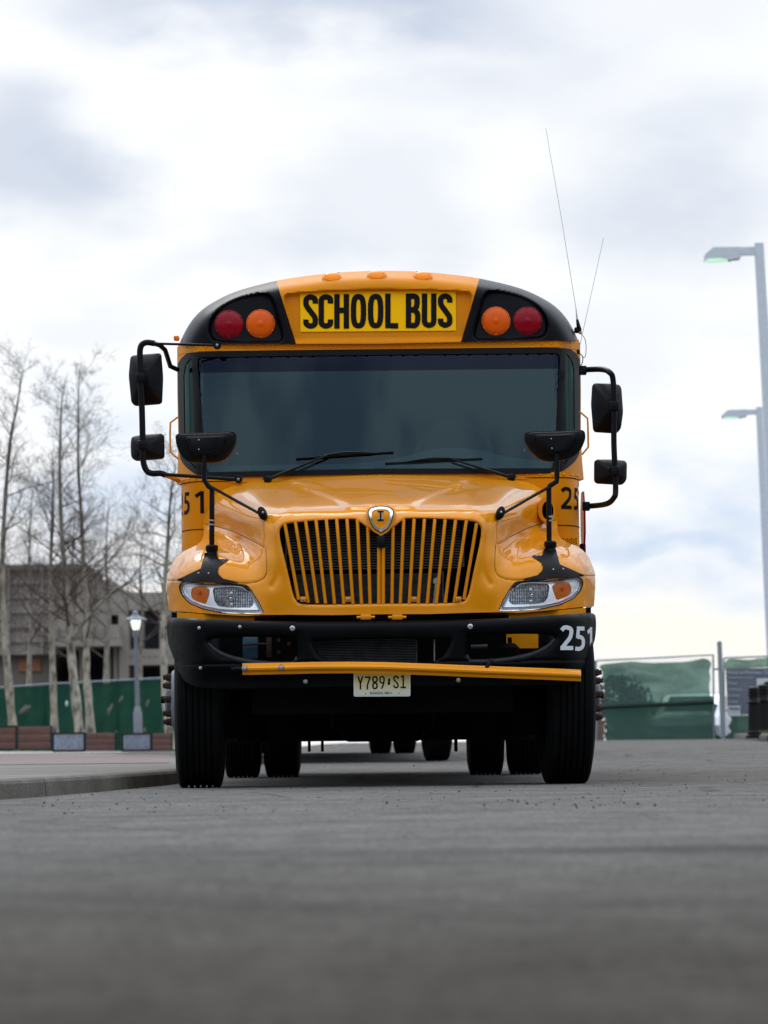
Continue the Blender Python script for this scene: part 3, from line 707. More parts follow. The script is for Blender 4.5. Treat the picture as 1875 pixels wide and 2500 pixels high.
def hood_f(u, v):
    u = np.atleast_1d(np.asarray(u, float)); v = np.atleast_1d(np.asarray(v, float))
    y = hood_rbf(u, v); wl_s = sstep((232 - np.abs(u)) / 50)
    if wl_s.max() > 0:      # even out the crown of the hood from side to side
        av = sum(hood_rbf(np.clip(u + o, -225, 225), v) for o in (-66, -44, -22, 22, 44, 66)) / 6 * .86 + y * .14
        y = y * (1 - wl_s) + av * wl_s
    # raised centre of the hood: forward offset inside the V-shaped crease
    xr = np.interp(v, [p[1] for p in ridge], [p[0] for p in ridge])
    top = sstep((1244 - v) / 10)
    y = y - top * .035 * sstep((xr - np.abs(u)) / 40 + .5)
    # valley groove around the grille shell
    return y
hood_half = [(931, 1499.5), (1050, 1499), (1157, 1495.5), (1215, 1494.5), (1265, 1496), (1330, 1491), (1400, 1484), (1450, 1479), (1453, 1440), (1453, 1404), (1448, 1386), (1435, 1357), (1414, 1337), (1388, 1325), (1370, 1314), (1361, 1296), (1361, 1266), (1359, 1240), (1340, 1208), (1318, 1192), (1290, 1179), (1245, 1170), (1180, 1166), (1080, 1162), (931, 1159)]
hh = [(abs(C(*p)[0]), C(*p)[1]) for p in hood_half]; hh[0] = (0, hh[0][1]); hh[-1] = (0, hh[-1][1])
low = hh[:8]; up_ = [tuple(p) for p in cat_rom(hh[8:], 3)]
hood_out = full(low + up_)
gr_half = [(931, 1308.4), (960.4, 1287.5), (982, 1270), (997, 1265.2), (1060, 1265.5), (1132, 1270), (1160, 1274), (1172, 1283), (1175, 1297), (1171.5, 1324.6), (1156, 1395.5), (1146, 1442.8), (1139, 1459.7), (1124, 1470.5), (1065, 1473.3), (931, 1474)]
gh = [(abs(C(*p)[0]), C(*p)[1]) for p in gr_half]; gh[0] = (0, gh[0][1]); gh[-1] = (0, gh[-1][1])
gh = [gh[0]] + [tuple(p) for p in cat_rom(gh[1:-1], 4)] + [gh[-1]]
grille_hole = full(gh)
hl_pts = [(1217.5, 1491), (1229.3, 1463.6), (1247.4, 1433), (1259, 1420.5), (1301.7, 1416.8), (1374, 1413.9), (1408, 1409.6), (1420, 1411.5), (1423.5, 1423.8), (1417.4, 1442), (1399.3, 1461.8), (1366.8, 1477), (1319.8, 1487.5), (1265.5, 1491)]
hl_r = [tuple(p) for p in round_poly([(abs(C(*p)[0]), C(*p)[1]) for p in hl_pts], 6, 3)]
hl_l = [(-u, v) for u, v in hl_r]
def hood_f2(u, v):   # soft rolled edges round the openings
    y = hood_f(u, v); P = np.stack([np.atleast_1d(u), np.atleast_1d(v)], -1).astype(float)
    d = edge_dist(P, grille_hole); y = y + .012 * np.clip(1 - d / 5, 0, 1) ** 2
    P[:, 0] = np.abs(P[:, 0]); 
    # character line along the side of the hood, ending in the fender groove
    d2 = edge_dist(P, GRV1, False); y = y + .010 * np.exp(-(d2 / 2.2) ** 2)
    d3 = edge_dist(P, GRV2, False); y = y + .008 * np.exp(-(d3 / 2.0) ** 2)
    d4 = edge_dist(P, GRV3, False); y = y + .012 * np.exp(-(d4 / 7.0) ** 2)
    return y
GRV1 = cat_rom([(abs(C(*p)[0]), C(*p)[1]) for p in [(1214, 1329), (1260, 1303), (1300, 1285), (1334, 1275), (1361, 1268)]], 4)
GRV2 = cat_rom([(abs(C(*p)[0]), C(*p)[1]) for p in [(1210, 1330), (1208, 1370), (1210, 1395), (1222, 1409), (1255, 1416), (1330, 1412), (1400, 1408), (1453, 1404)]], 5)
GRV3 = cat_rom([(abs(C(*p)[0]), C(*p)[1]) for p in [(1196, 1262), (1192, 1290), (1186, 1350), (1184, 1400), (1196, 1425)]], 4)
mb = MB()
def hood_skirt(u, v, y):
    return np.where(v < 1480, np.maximum(y + .03, 1.47), np.where(np.abs(u) > 505, np.maximum(y + .02, 1.3), y + .05))
patch(mb, hood_out, [grille_hole, hl_r, hl_l], hood_f2, 3.6, skirt=hood_skirt, hole_skirt=.07)
hood = mb.build('hood', 'paint', bus, angle=70)
# shut lines
for s_ in (1, -1):
    mb = MB()
    for g in (GRV1, GRV2):
        A = np.array(g); A = A[:-1] if g is GRV1 else A
        y = hood_f2(A[:, 0], A[:, 1]) - .0016; P = V3(A[:, 0] * s_, A[:, 1], y)
        mb.tube(P.tolist(), .0022, 5)
    mb.build('panel_gap', 'rubber', bus)
# hood power-bulge reflections come from the real sky

# lower yellow valance behind the bumper and dark void
for s_ in (1, -1):
    q = [(abs(C(*p)[0]) * s_, C(*p)[1]) for p in [(1242, 1497), (1330, 1493), (1400, 1486), (1430, 1484), (1430, 1502), (1242, 1514)]]
    patch(MB(), q, [], lambda u, v: np.minimum(hood_f(u, 1478 + 0 * np.atleast_1d(v)) + .055, .50), 6, skirt=.03).build('fender_valance', 'paint_matt', bus)
    q = [(abs(C(*p)[0]) * s_, C(*p)[1]) for p in [(1430, 1484), (1443, 1483), (1443, 1512), (1430, 1512)]]
    patch(MB(), q, [], lambda u, v: .50 + 0 * np.atleast_1d(v), 6, skirt=.05).build('fender_bracket', 'chassis', bus)
# ---- grille slats
slat_tops = [105, 180, 255, 330, 405, 480, 555, 630, 705]; slat_bots = [205, 275, 340, 400, 465, 532, 598, 660, 722]
topy = [178, 158, 155, 152, 150, 149, 148, 150, 206]
boty = [716, 738, 742, 745, 746, 747, 748, 748, 748]
gp = lambda a, b: (660 + a / 2.9625, 1220 + b / 2.9625)
def slat(x0, y0, x1, y1, w=.0095, cx=1):
    A = CN([gp(x0, y0 - 6), gp(x1, y1 + 6)]); P = []
    for k in range(9):
        t = k / 8; u = A[0][0] + (A[1][0] - A[0][0]) * t; v = A[0][1] + (A[1][1] - A[0][1]) * t
        y = float(hood_f(u, v)[0]) + .012; P.append(V3(u, v, y).tolist())
    mb = MB(); mb.tube(P, w, 8); return mb
for (x0, x1, y0, y1) in zip(slat_tops, slat_bots, topy, boty): slat(x0, y0, x1, y1).build('slat', 'body_paint', bus)
rt = [888, 965, 1040, 1115, 1190, 1265, 1340, 1418, 1492]; rb = [880, 940, 1005, 1070, 1135, 1200, 1265, 1330, 1400]
for (x0, x1, y0, y1) in zip(rt, rb, topy[::-1], boty[::-1]): slat(x0, y0, x1, y1).build('slat', 'body_paint', bus)
mb = MB(); 
for dx in (-17, 17): 
    m_ = slat(801 + dx, 300, 801 + dx, 748, .0092); mb.add(m_.v, m_.f)
mb.add(*[(lambda q: ([q[0], q[1], q[2], q[3]], [(0, 1, 2, 3)]))([V3(*C(*gp(790, 300)), .205), V3(*C(*gp(812, 300)), .205), V3(*C(*gp(812, 748)), .215), V3(*C(*gp(790, 748)), .215)])][0])
mb.build('centre_slat', 'paint', bus)
for bx in (238, 563, 1040, 1362):
    c = V3(*C(*gp(bx, 720)), .215); t_ = MB().box(c, (.032, .012, .030), ch=.003).build('slat_tab', 'paint', bus)
    MB().lathe([(0, -.012), (.005, -.011), (.0075, -.006), (.0078, 0)], c + np.array([0, -.007, 0]), (0, 1, 0), 14).build('bolt', 'steel', t_)
# sensor box under the emblem
MB().box(V3(*C(*gp(800, 305)), .19), (.05, .05, .068), ch=.008).build('sensor_box', 'plastic', bus)
# ---- emblem
em = [(800, 262), (745, 228), (715, 180), (697, 120), (692, 75), (715, 46), (755, 34), (800, 30)]
def em_out(sc, cyc=130):
    r = [C(*gp(800 + (x - 800) * sc, cyc + (y - cyc) * sc)) for x, y in em]; c0 = C(*gp(800, 130))[0]
    h = [(abs(u - c0), v) for u, v in r]; h[0] = (0, h[0][1]); h[-1] = (0, h[-1][1])
    h = [h[0]] + [tuple(p) for p in cat_rom(h[1:], 3)]
    return [(u + c0 , v) for u, v in full(h)]
def em_f(u, v): return .165 + .0003 * np.abs(np.atleast_1d(u)) + np.clip((1262 - np.atleast_1d(v)) / 30, 0, 1) ** 2 * .07
patch(MB(), em_out(1.0), [], em_f, 4, skirt=.10).build('emblem_surround', 'paint', bus, angle=50)
emb = patch(MB(), em_out(.80), [em_out(.62)], em_f, 4, off=.010, skirt=.012, hole_skirt=.012).build('emblem', 'chrome', bus)
patch(MB(), em_out(.63), [], em_f, 4, off=.003).build('emblem_field', 'paint_matt', emb)
patch(MB(), em_out(.865), [em_out(.79)], em_f, 4, off=.002).build('emblem_outline', 'ink', emb)
for nm, m_, gr, of_ in (('letter_outline', 'chrome', .0035, .006), ('letter', 'ink', 0, .0085)):
    mb = MB(); h0 = .058
    def fe(a, b, l):
        c = V3(*C(*gp(798, 117)), .165); z = c[2] - h0 / 2 + b * h0; return (c[0] + (a - .31) * h0, float(em_f(0, C(*gp(798, 117))[1])[0]) - of_ - l * .0005 + .002, z)
    put_glyph(mb, 'I', fe, .62 , .16 + (.13 if gr else .0)); mb.build(nm, m_, emb)
# ---- radiator behind the grille
mb = MB()
mb.box((0, .62, 1.20), (1.25, .02, .78)); mb.build('radiator_shroud', 'chassis', bus)
mb = MB()
for k in range(19):
    z = 1.262 + k * .0155; mb.box((-.035, .44, z), (1.0, .02, .0075))
mb.box((.48, .45, 1.40), (.012, .03, .27)); mb.box((-.55, .45, 1.40), (.012, .03, .27)); mb.build('radiator', 'radiator', bus, smooth=False)
mb = MB()
for k in range(30):
    z = 1.03 + k * .0068; mb.box((-.08, .42, z), (.86, .02, .003))
mb.box((.36, .43, 1.13), (.01, .03, .22)); mb.build('condenser', 'radiator', bus, smooth=False)
for k in range(1):
    c = P3(*gp(1205, 590), .38); h_ = MB().lathe([(0, -.008), (.024, -.008), (.027, 0), (.024, .008), (0, .008)], c, (0, 1, 0), 6).build('hose_fitting', 'steel', bus)
    MB().tube([P3(*gp(1198, 600), .37), P3(*gp(1190, 680), .37), P3(*gp(1180, 760), .37)], .0075, 8).build('hose', 'steel', bus)
for bx in (690, 918):
    c = P3(*gp(bx, 850), .17); mb = MB(); mb.box(c, (.062, .03, .032), ch=.008); mb.tube([c + Vector((-.052, 0, 0)), c + Vector((.052, 0, 0))], .008, 8); mb.build('hood_hinge', 'paint', bus)

# ---- headlights
for s_ in (1, -1):
    out = [(s_ * u, v) for u, v in hl_r]
    A = np.array(hl_r); cen = A.mean(0)
    hp = lambda a, b: (abs(C(1180 + a / 5.72, 1380 + b / 5.72)[0]), C(1180 + a / 5.72, 1380 + b / 5.72)[1])
    low_beam = [tuple(p) for p in round_poly([hp(352, 500), hp(375, 400), hp(430, 330), hp(520, 270), hp(660, 250), hp(905, 262), hp(925, 300), hp(900, 450), hp(850, 520), hp(700, 545), hp(400, 550)], 3, 3)]
    turn = [tuple(p) for p in cat_rom([hp(985, 300), hp(1010, 260), hp(1100, 245), hp(1190, 245), hp(1222, 290), hp(1225, 370), hp(1180, 430), hp(1080, 470), hp(1030, 480), hp(1000, 420)], 3, True)]
    hole1 = [(s_ * u, v) for u, v in low_beam]; hole2 = [(s_ * u, v) for u, v in turn]
    def bowl(u, v):
        P = np.stack([np.abs(np.atleast_1d(u)), np.atleast_1d(v)], -1); d = edge_dist(P, hl_r)
        return hood_f(u, v) + .012 + .022 * sstep(d / 9) - (np.atleast_1d(v) - cen[1]) * .00034
    hl = patch(MB(), out, [hole1, hole2], bowl, 3.5, hole_skirt=.03).build('headlight', 'reflector', bus, angle=50)
    def grey_f(u, v):
        u = np.atleast_1d(u); v = np.atleast_1d(v)
        return hood_f(u, v) + .048 + .004 * np.abs(np.sin(u * .55)) + .003 * (np.floor(v / 8) % 2)
    patch(MB(), hole1, [], grey_f, 1.6).build('beam_reflector', 'beam', hl, angle=20) if 'beam' in M else None
    def amb_f(u, v):
        u = np.atleast_1d(u); v = np.atleast_1d(v); return hood_f(u, v) + .026 + .004 * np.abs(np.sin(u * .5 + .3 * np.sin(v * .2)))
    patch(MB(), hole2, [], amb_f, 2.2).build('turn_signal', 'amber_dark', hl, angle=30)
    bc = hp(668, 415); y0 = float(hood_f(bc[0], bc[1])[0]); c = V3(bc[0] * s_, bc[1], y0 + .03)
    MB().lathe([(0, -.012), (.008, -.010), (.014, -.003), (.0165, .004), (.012, .012), (.012, .02)], c, (0, 1, 0), 18).build('bulb_cap', 'chrome', hl)
    bc = hp(1110, 325); y0 = float(hood_f(bc[0], bc[1])[0]); c = V3(bc[0] * s_, bc[1], y0 + .018)
    MB().lathe([(0, -.010), (.008, -.007), (.011, 0), (.010, .01)], c, (0, 1, 0), 14).build('signal_bulb', 'amber_dark', hl)
    for (a, b, c_, d_) in ((660, 340, 12, 12), (662, 500, 12, 10)):
        q = hp(a, b); y0 = float(hood_f(q[0], q[1])[0]); MB().box(V3(q[0] * s_, q[1], y0 + .04), (.016, .01, .014), ch=.002).build('beam_prism', 'reflector', hl)
    patch(MB(), out, [], hood_f, 4, off=-.001).build('lens_cover', 'lens_clear', hl, angle=60)
    A = np.array(out); MB().tube(V3(A[:, 0], A[:, 1], hood_f(A[:, 0], A[:, 1]) + .001).tolist(), .0032, 6, closed=True).build('headlight_gap', 'ink', hl)
    rim_in = [(s_ * (abs(u) - cen[0]) * .93 + s_ * cen[0], (v - cen[1]) * .86 + cen[1] - 1) for u, v in hl_r]; A = np.array(rim_in)
    MB().tube(V3(A[:, 0], A[:, 1], bowl(A[:, 0], A[:, 1]) - .004).tolist(), .0022, 5, closed=True).build('bezel_line', 'rim', hl)
    q = [hp(400, 310), hp(450, 250), hp(520, 228), hp(700, 216), hp(900, 214), hp(1150, 208), hp(1150, 214), hp(900, 232), hp(640, 238), hp(520, 252), hp(470, 285), hp(430, 325)]
    patch(MB(), [(s_ * u, v) for u, v in q], [], lambda u, v: hood_f(u, v), 3, off=.0008).build('headlight_gasket', 'rubber', hl)

# ---- hood side air intake (driver side) and warning of louvres
for s_ in (1,):
    ic = C(1336, 1243); el = [tuple(p) for p in sellipse(abs(ic[0]) - 2, ic[1] + 1, 21, 30, 2.2, 32)]
    f_i = lambda u, v: np.full_like(np.atleast_1d(u), 1.10) - (np.abs(np.atleast_1d(u)) - 400) * .0006
    el2 = [tuple(p) for p in sellipse(abs(ic[0]) + 1, ic[1] + 3, 14, 22, 2.2, 32)]
    ai = patch(MB(), [(s_ * u, v) for u, v in el], [[(s_ * u, v) for u, v in el2]], f_i, 4, skirt=.12, hole_skirt=.06).build('air_intake', 'paint', bus)
    patch(MB(), [(s_ * u, v) for u, v in el2], [], lambda u, v: f_i(u, v) + .05, 4).build('intake_opening', 'chassis', ai)
    mb = MB()
    for k in range(6):
        v = ic[1] - 14 + k * 6.5; P = V3(s_ * (abs(ic[0]) + 1), v, 1.225); mb.box(P - np.array([0, .10, 0]), (.052, .02, .004), R=Matrix.Rotation(.35, 3, 'Y'))
    mb.build('intake_louvre', 'plastic', ai)

# ---- cowl: the yellow panel under the windshield, wrapping round the corners
def cowl_xy(s):    # arc position from the centreline -> (x, y)
    X0, a, b = 1.085, .145, .26
    if s <= X0: return s, 1.47
    n = 60; px, py = X0, 1.47; acc = X0
    for k in range(1, n + 1):
        th = pi / 2 * k / n; x = X0 + a * sin(th); y = 1.47 + b * (1 - cos(th)); d = math.hypot(x - px, y - py)
        if acc + d >= s: t = (s - acc) / d; return px + (x - px) * t, py + (y - py) * t
        acc += d; px, py = x, y
    return px, py + (s - acc)
cow_s = [0, .3, .6, .8, .95, 1.03, 1.06] + [1.085 + .0135 * k for k in range(26)] + [1.6]
mb = MB()
for s_ in (1, -1):
    zs = [.98, 1.2, 1.5, 1.70, 1.86, 1.865, 1.895]; offs = [0, 0, 0, 0, 0, -.012, -.014]
    vs = []
    for z, of_ in zip(zs, offs):
        for s in cow_s:
            x, y = cowl_xy(s); k = (y - 1.47) / .26; vs.append((s_ * (x + of_ * min(1, k * 1)), y - of_ * 0 + (1 - min(1, k)) * 0, z))
    n = len(cow_s); mb.add(vs, [(j * n + i, j * n + i + 1, (j + 1) * n + i + 1, (j + 1) * n + i) for j in range(len(zs) - 1) for i in range(n - 1)])
cowl = mb.build('cowl', 'body_paint', bus, angle=50)
mb = MB()
for s_ in (1, -1):
    for z in (1.568, 1.862):
        ln = []
        for s in cow_s[3:-1]: x, y = cowl_xy(s); ln.append((s_ * (x + .001), y - .001, z))
        mb.tube(ln, .0028, 5)
mb.build('cowl_seam', 'chassis', cowl)
mb = MB()
for s_ in (1, -1):
    for s in (.66, .74, .82, .9, .98, 1.06, 1.13, 1.20, 1.27, 1.34):
        x, y = cowl_xy(s); mb.lathe([(0, -.006), (.005, -.005), (.0075, 0)], (s_ * x, y - .002, 1.882), (0, 1, 0), 8)
mb.build('cowl_rivets', 'paint', cowl)
# numbers on the cowl; z and start arc measured on the panel
def cowl_text(sgn, start, chars, z0, h, w, gap):
    s = start
    for ch in chars:
        mb = MB()
        def fn(a, b, l, s=s): 
            q = s + a * h if sgn > 0 else s - a * h
            x, y = cowl_xy(max(q, 0)); x2, y2 = cowl_xy(max(q, 0) + .002); tx, ty = x2 - x, y2 - y; L = math.hypot(tx, ty)
            e = .002 + l * .0005; return (sgn * (x + ty / L * e), y - tx / L * e, z0 + b * h)
        put_glyph(mb, ch, fn, w, .165); mb.build('fleet_number', 'ink', cowl)
        s += (w * h + gap) * (1 if sgn > 0 else -1)
s_two = 1.107
zc = P3(1385, 1243, 1.5)[2]
cowl_text(1, s_two, '251', zc, P3(1385, 1189, 1.5)[2] - zc, .62, .028)
zc = P3(460, 1254.5, 1.5)[2]
cowl_text(-1, 1.060 + .62 * .137 * 3 + .028 * 2 + .026, '251', zc, .137, .60, .045)
# vent mesh below the cowl number, right side
c = P3(1395, 1325, 1.5); v_ = MB().box((1.150, 1.478, c[2]), (.105, .03, .055), rz=.16).build('cowl_vent', 'paint', cowl)
mb = MB()
for i in range(8):
    for j in range(3): mb.lathe([(0, 0), (.0052, 0), (.0052, .002)], (1.104 + i * .0130, 1.4545 + i * .0021, c[2] - .015 + j * .015 + (i % 2) * .007), (0, 1, 0), 6)
mb.build('vent_holes', 'chassis', v_)

# ---- windshield surround
def ws_f(u, v):
    u = np.atleast_1d(np.asarray(u, float)); v = np.atleast_1d(np.asarray(v, float)); x = np.abs(u) / 400.0
    base = 1.44 + (1150 - v) / 300 * .10
    return base + .05 * (x / 1.08) ** 2 + .36 * np.clip((x - 1.085) / .14, 0, 1.2) ** 2.0
top_r = (853 + 866) / 2
def wp(pts): return [(abs(C(*p, 20.8)[0]), C(*p, 20.8)[1]) for p in pts]
g_out = wp([(931, 1157), (1340, 1156), (1370, 1150), (1392, 1137), (1411, 1115), (1416, 1080), (1416.5, 900), (1412, 872), (1398, 856), (1380, 850), (1300, 848), (931, 852)])
sides_out = wp([(931, 1170), (1425, 1170), (1421, 1125), (1418, 1060), (1418, 950), (1416, 836), (1300, 832), (931, 840)])
g_out[0] = (0, g_out[0][1]); g_out[-1] = (0, g_out[-1][1]); sides_out[0] = (0, sides_out[0][1]); sides_out[-1] = (0, sides_out[-1][1])
GO = [g_out[0]] + [tuple(p) for p in cat_rom(g_out[1:-1], 4)] + [g_out[-1]]
for q in (GO, sides_out):
    pass
sw = sides_out
patch(MB(), full(sw), [full(GO)], ws_f, 7, skirt=lambda u, v, y: np.maximum(y, 2.0)).build('windshield_surround', 'body_paint', bus, angle=50)
main_g = wp([(931, 1144), (1345, 1143), (1350, 1138), (1358, 1052), (1367, 880), (1366, 868), (1360, 862), (931, 866)]); main_g[0] = (0, main_g[0][1]); main_g[-1] = (0, main_g[-1][1])
corner = wp([(1375, 1135), (1390, 1120), (1399, 1095), (1403, 1060), (1402, 905), (1397, 880), (1387, 866), (1381, 864), (1378, 1000)])
CG = [tuple(p) for p in round_poly(corner, 5, 3)]
CGl = [(-u, v) for u, v in CG]
patch(MB(), full(GO), [full(main_g), CG, CGl], ws_f, 5, off=.014, skirt=.03, hole_skirt=.0155).build('windshield_gasket', 'rubber', bus, angle=40)
band_v = C(931, 905)[1]
def clip_v(poly, vmin=None, vmax=None):
    out = []; L = len(poly)
    f = (lambda p: p[1] - vmin) if vmin is not None else (lambda p: vmax - p[1])
    for i in range(L):
        a, b = poly[i], poly[(i + 1) % L]; fa, fb = f(a), f(b)
        if fa >= 0: out.append(a)
        if (fa >= 0) != (fb >= 0): t = fa / (fa - fb); out.append((a[0] + (b[0] - a[0]) * t, a[1] + (b[1] - a[1]) * t))
    return out
mg = full(main_g)
gl = patch(MB(), clip_v(mg, vmin=band_v), [], ws_f, 6).build('windshield', 'glass', bus, angle=80)
patch(MB(), clip_v(mg, vmax=band_v), [], ws_f, 6).build('tint_band', 'glass_band', gl, angle=80)
for q in (CG, CGl): patch(MB(), q, [], ws_f, 5).build('corner_window', 'glass_corner', bus, angle=80)
# divider line shine
# ---- rivet strip above the windshield
rs_o = wp([(931, 854), (1380, 851), (1404, 852), (1416, 858), (1413, 829), (1290, 831), (1170, 832), (931, 838)]); rs_o[0] = (0, rs_o[0][1]); rs_o[-1] = (0, rs_o[-1][1])
def strip_f(u, v): return ws_f(u, np.full_like(np.atleast_1d(np.asarray(v, float)), 845))
st = patch(MB(), full(rs_o), [], strip_f, 7, off=.016, skirt=.06).build('header_strip', 'body_paint', bus, angle=60)
mb = MB()
for k in range(-20, 21):
    u = k * 23.4; v = C(931, 841, 20.8)[1] - .0
    p = V3(u, v + 1.5, float(strip_f(u, v)[0]) - .017); mb.lathe([(0, -.007), (.005, -.006), (.0078, -.002), (.008, .001)], p, (0, 1, 0), 10)
mb.build('rivets', 'paint', st)
lp = V3(np.linspace(-470, 470, 60), np.full(60, C(931, 851, 20.8)[1]), strip_f(np.linspace(-470, 470, 60), 850 + np.zeros(60)) - .018)
MB().tube(lp.tolist(), .004, 5).build('strip_lip', 'paint', st)

# ---- front roof cap
cc = []
def ccp(*pts):
    for nx, ny, y in pts: u, v = C(nx, ny, 21); cc.append((abs(u), v, y))
ccp((931, 838, 1.50), (931, 800, 1.505), (931, 760, 1.515), (931, 720, 1.535), (931, 702, 1.57), (931, 685, 1.66), (931, 672, 1.80), (931, 664, 2.0), (931, 660, 2.3))
ccp((1050, 838, 1.505), (1050, 770, 1.52), (1050, 720, 1.545), (1050, 702, 1.59), (1050, 688, 1.68), (1050, 676, 1.82), (1050, 668, 2.02), (1050, 664.5, 2.3))
ccp((1170, 832, 1.53), (1170, 770, 1.55), (1170, 730, 1.59), (1170, 708, 1.67), (1170, 694, 1.80), (1170, 684, 2.0), (1170, 679, 2.3))
ccp((1290, 832, 1.585), (1290, 785, 1.62), (1290, 755, 1.68), (1290, 733, 1.80), (1290, 719, 2.0), (1290, 711, 2.3))
ccp((1350, 832, 1.66), (1350, 795, 1.71), (1350, 770, 1.82), (1350, 752, 2.02), (1350, 743, 2.3))
ccp((1390, 832, 1.79), (1390, 810, 1.87), (1388, 795, 2.02), (1388, 783, 2.3), (1405, 832, 1.93), (1404, 818, 2.08), (1403, 809, 2.3), (1411, 831, 2.15), (1412, 829, 2.3))
cap_edge = [(931, 660.5), (1000, 662), (1050, 665), (1110, 671), (1170, 679.5), (1247, 697), (1290, 711.5), (1324, 728), (1350, 744), (1371, 763), (1388, 785), (1402, 810), (1411, 830)]
ce = [(abs(C(*p, 21.3)[0]), C(*p, 21.3)[1]) for p in cap_edge]; ce[0] = (0, ce[0][1])
ce = [tuple(p) for p in cat_rom(ce, 3)]
CE_LINE = [(-ce[1][0], ce[1][1])] + ce + [(ce[-1][0] + .5, 900)]
def cap_base(u, v):
    u = np.atleast_1d(np.asarray(u, float)); v = np.atleast_1d(np.asarray(v, float)); x = np.abs(u) / 395
    return 1.50 + .045 * x ** 2 + .10 * np.clip(x - .75, 0, 1) ** 2 + (838 - v) * .00035
def cap_bulge(u, v):
    P = np.stack([np.abs(np.atleast_1d(np.asarray(u, float))), np.atleast_1d(np.asarray(v, float))], -1)
    e = edge_dist(P, CE_LINE, False); q = np.clip(1 - e / 62, 0, 1)
    return .48 * (1 - np.sqrt(np.clip(1 - q ** 4.2, 0, 1)))
rec_c = [tuple(p) for p in round_poly(full([(0, 833), (1e-3 + abs(C(1133, 824)[0]), C(1133, 824)[1]), (abs(C(1150, 712)[0]), C(1150, 712)[1]), (0, 698)]) if False else [(-209, 829.5), (209, 829.5), (231, 716), (-231, 716)], [14, 14, 16, 16], 5)]
# curved top edge of the centre recess
rec_c = [(u, v - (8.5 * (1 - (u / 231) ** 2) if v < 740 else 0)) for u, v in dense(rec_c, 8)]
rr = lambda pts: [tuple(p) for p in cat_rom([(abs(C(*p, 21)[0]), C(*p, 21)[1]) for p in pts], 4, True)]
rec_s = rr([(1183, 722), (1200, 711), (1228, 712), (1270, 722), (1305, 740), (1328, 766), (1336, 792), (1332, 812), (1316, 824), (1260, 828), (1180, 829), (1163, 826), (1158, 814), (1166, 775)])
def cap_f(u, v):
    u = np.atleast_1d(np.asarray(u, float)); v = np.atleast_1d(np.asarray(v, float)); y = cap_base(u, v) + cap_bulge(u, v)
    P = np.stack([u, v], -1); y = y + .044 * sstep(.5 - sdf(P, rec_c) / 6)
    Q = np.stack([np.abs(u), v], -1); d = sdf(Q, rec_s); w = sstep(.5 - d / 9)
    y = y * (1 - w) + np.maximum(y + .008, cap_base(u, v) + .045 + (830 - v) * .0004) * w
    return y
bot_v = [(abs(C(*p, 20.8)[0]), C(*p, 20.8)[1]) for p in [(931, 839), (1127, 835), (1300, 832), (1411, 831)]]; bot_v[0] = (0, bot_v[0][1])
bx = abs(C(1125, 833, 20.8)[0]); txn = abs(C(1170.5, 679, 21.3)[0]); txv = np.interp(txn, [p[0] for p in ce], [p[1] for p in ce]); bvn = np.interp(bx, [p[0] for p in bot_v], [p[1] for p in bot_v])
yel = full([(0, bot_v[0][1]), (bx, bvn), (txn, txv)] + [p for p in ce[::-1] if p[0] < txn - 1])
patch(MB(), yel, [], cap_f, 3.6, skirt=None).build('roof_cap', 'cap_paint', bus, angle=70)
blk = [(bx, bvn)] + [p for p in bot_v if p[0] > bx + 1] + [p for p in ce[::-1] if txn + 1 < p[0] < ce[-1][0] - .5] + [(txn, txv)]
for s_ in (1, -1):
    patch(MB(), [(s_ * u, v) for u, v in blk], [], cap_f, 3.4).build('roof_cap_side', 'cap_black', bus, angle=70)
# roof behind the cap
cea = np.array(ce); yb = cap_f(cea[:, 0], cea[:, 1]); Pe = V3(cea[:, 0], cea[:, 1], yb)
mb = MB(); n = len(Pe)
for s_ in (1, -1):
    Q = Pe.copy(); Q[:, 0] *= s_; rows = [Q.copy()]
    for Y, inset in ((2.6, -.004), (9.6, -.004), (9.85, .03), (9.95, .10)):
        R_ = Q.copy(); R_[:, 1] = Y; c0 = np.array([0, 0, 2.6]); d = R_ - [0, Y, 2.6]; ln = np.linalg.norm(d[:, [0, 2]], axis=1)[:, None]; dd = d.copy(); dd[:, 1] = 0
        R_ = R_ - dd / ln * inset; rows.append(R_)
    mb.add(np.concatenate(rows).tolist(), [(j * n + i, j * n + i + 1, (j + 1) * n + i + 1, (j + 1) * n + i) for j in range(len(rows) - 1) for i in range(n - 1)])
mb.build('roof', 'body_paint', bus, angle=50)
mb = MB(); mb2 = MB()
for s_ in (1, -1):
    Q = Pe.copy(); Q[:, 0] *= s_; rows = []
    for Y in (2.05, 9.55):
        R_ = Q.copy(); R_[:, 1] = Y; R_[:, 0] *= .965; R_[:, 2] = 2.6 + (R_[:, 2] - 2.6) * .90 - .03; rows.append(R_)
    mb.add(np.concatenate(rows).tolist(), [(i, i + 1, n + i + 1, n + i) for i in range(n - 1)])
    R_ = Q.copy(); R_[:, 1] = 9.93; mb2.add([(0, 9.93, 2.6)] + R_.tolist(), [(0, i + 1, i + 2) for i in range(n - 1)])
mb.build('roof_lining', 'interior', bus, angle=50); mb2.build('rear_cap', 'body_paint', bus)
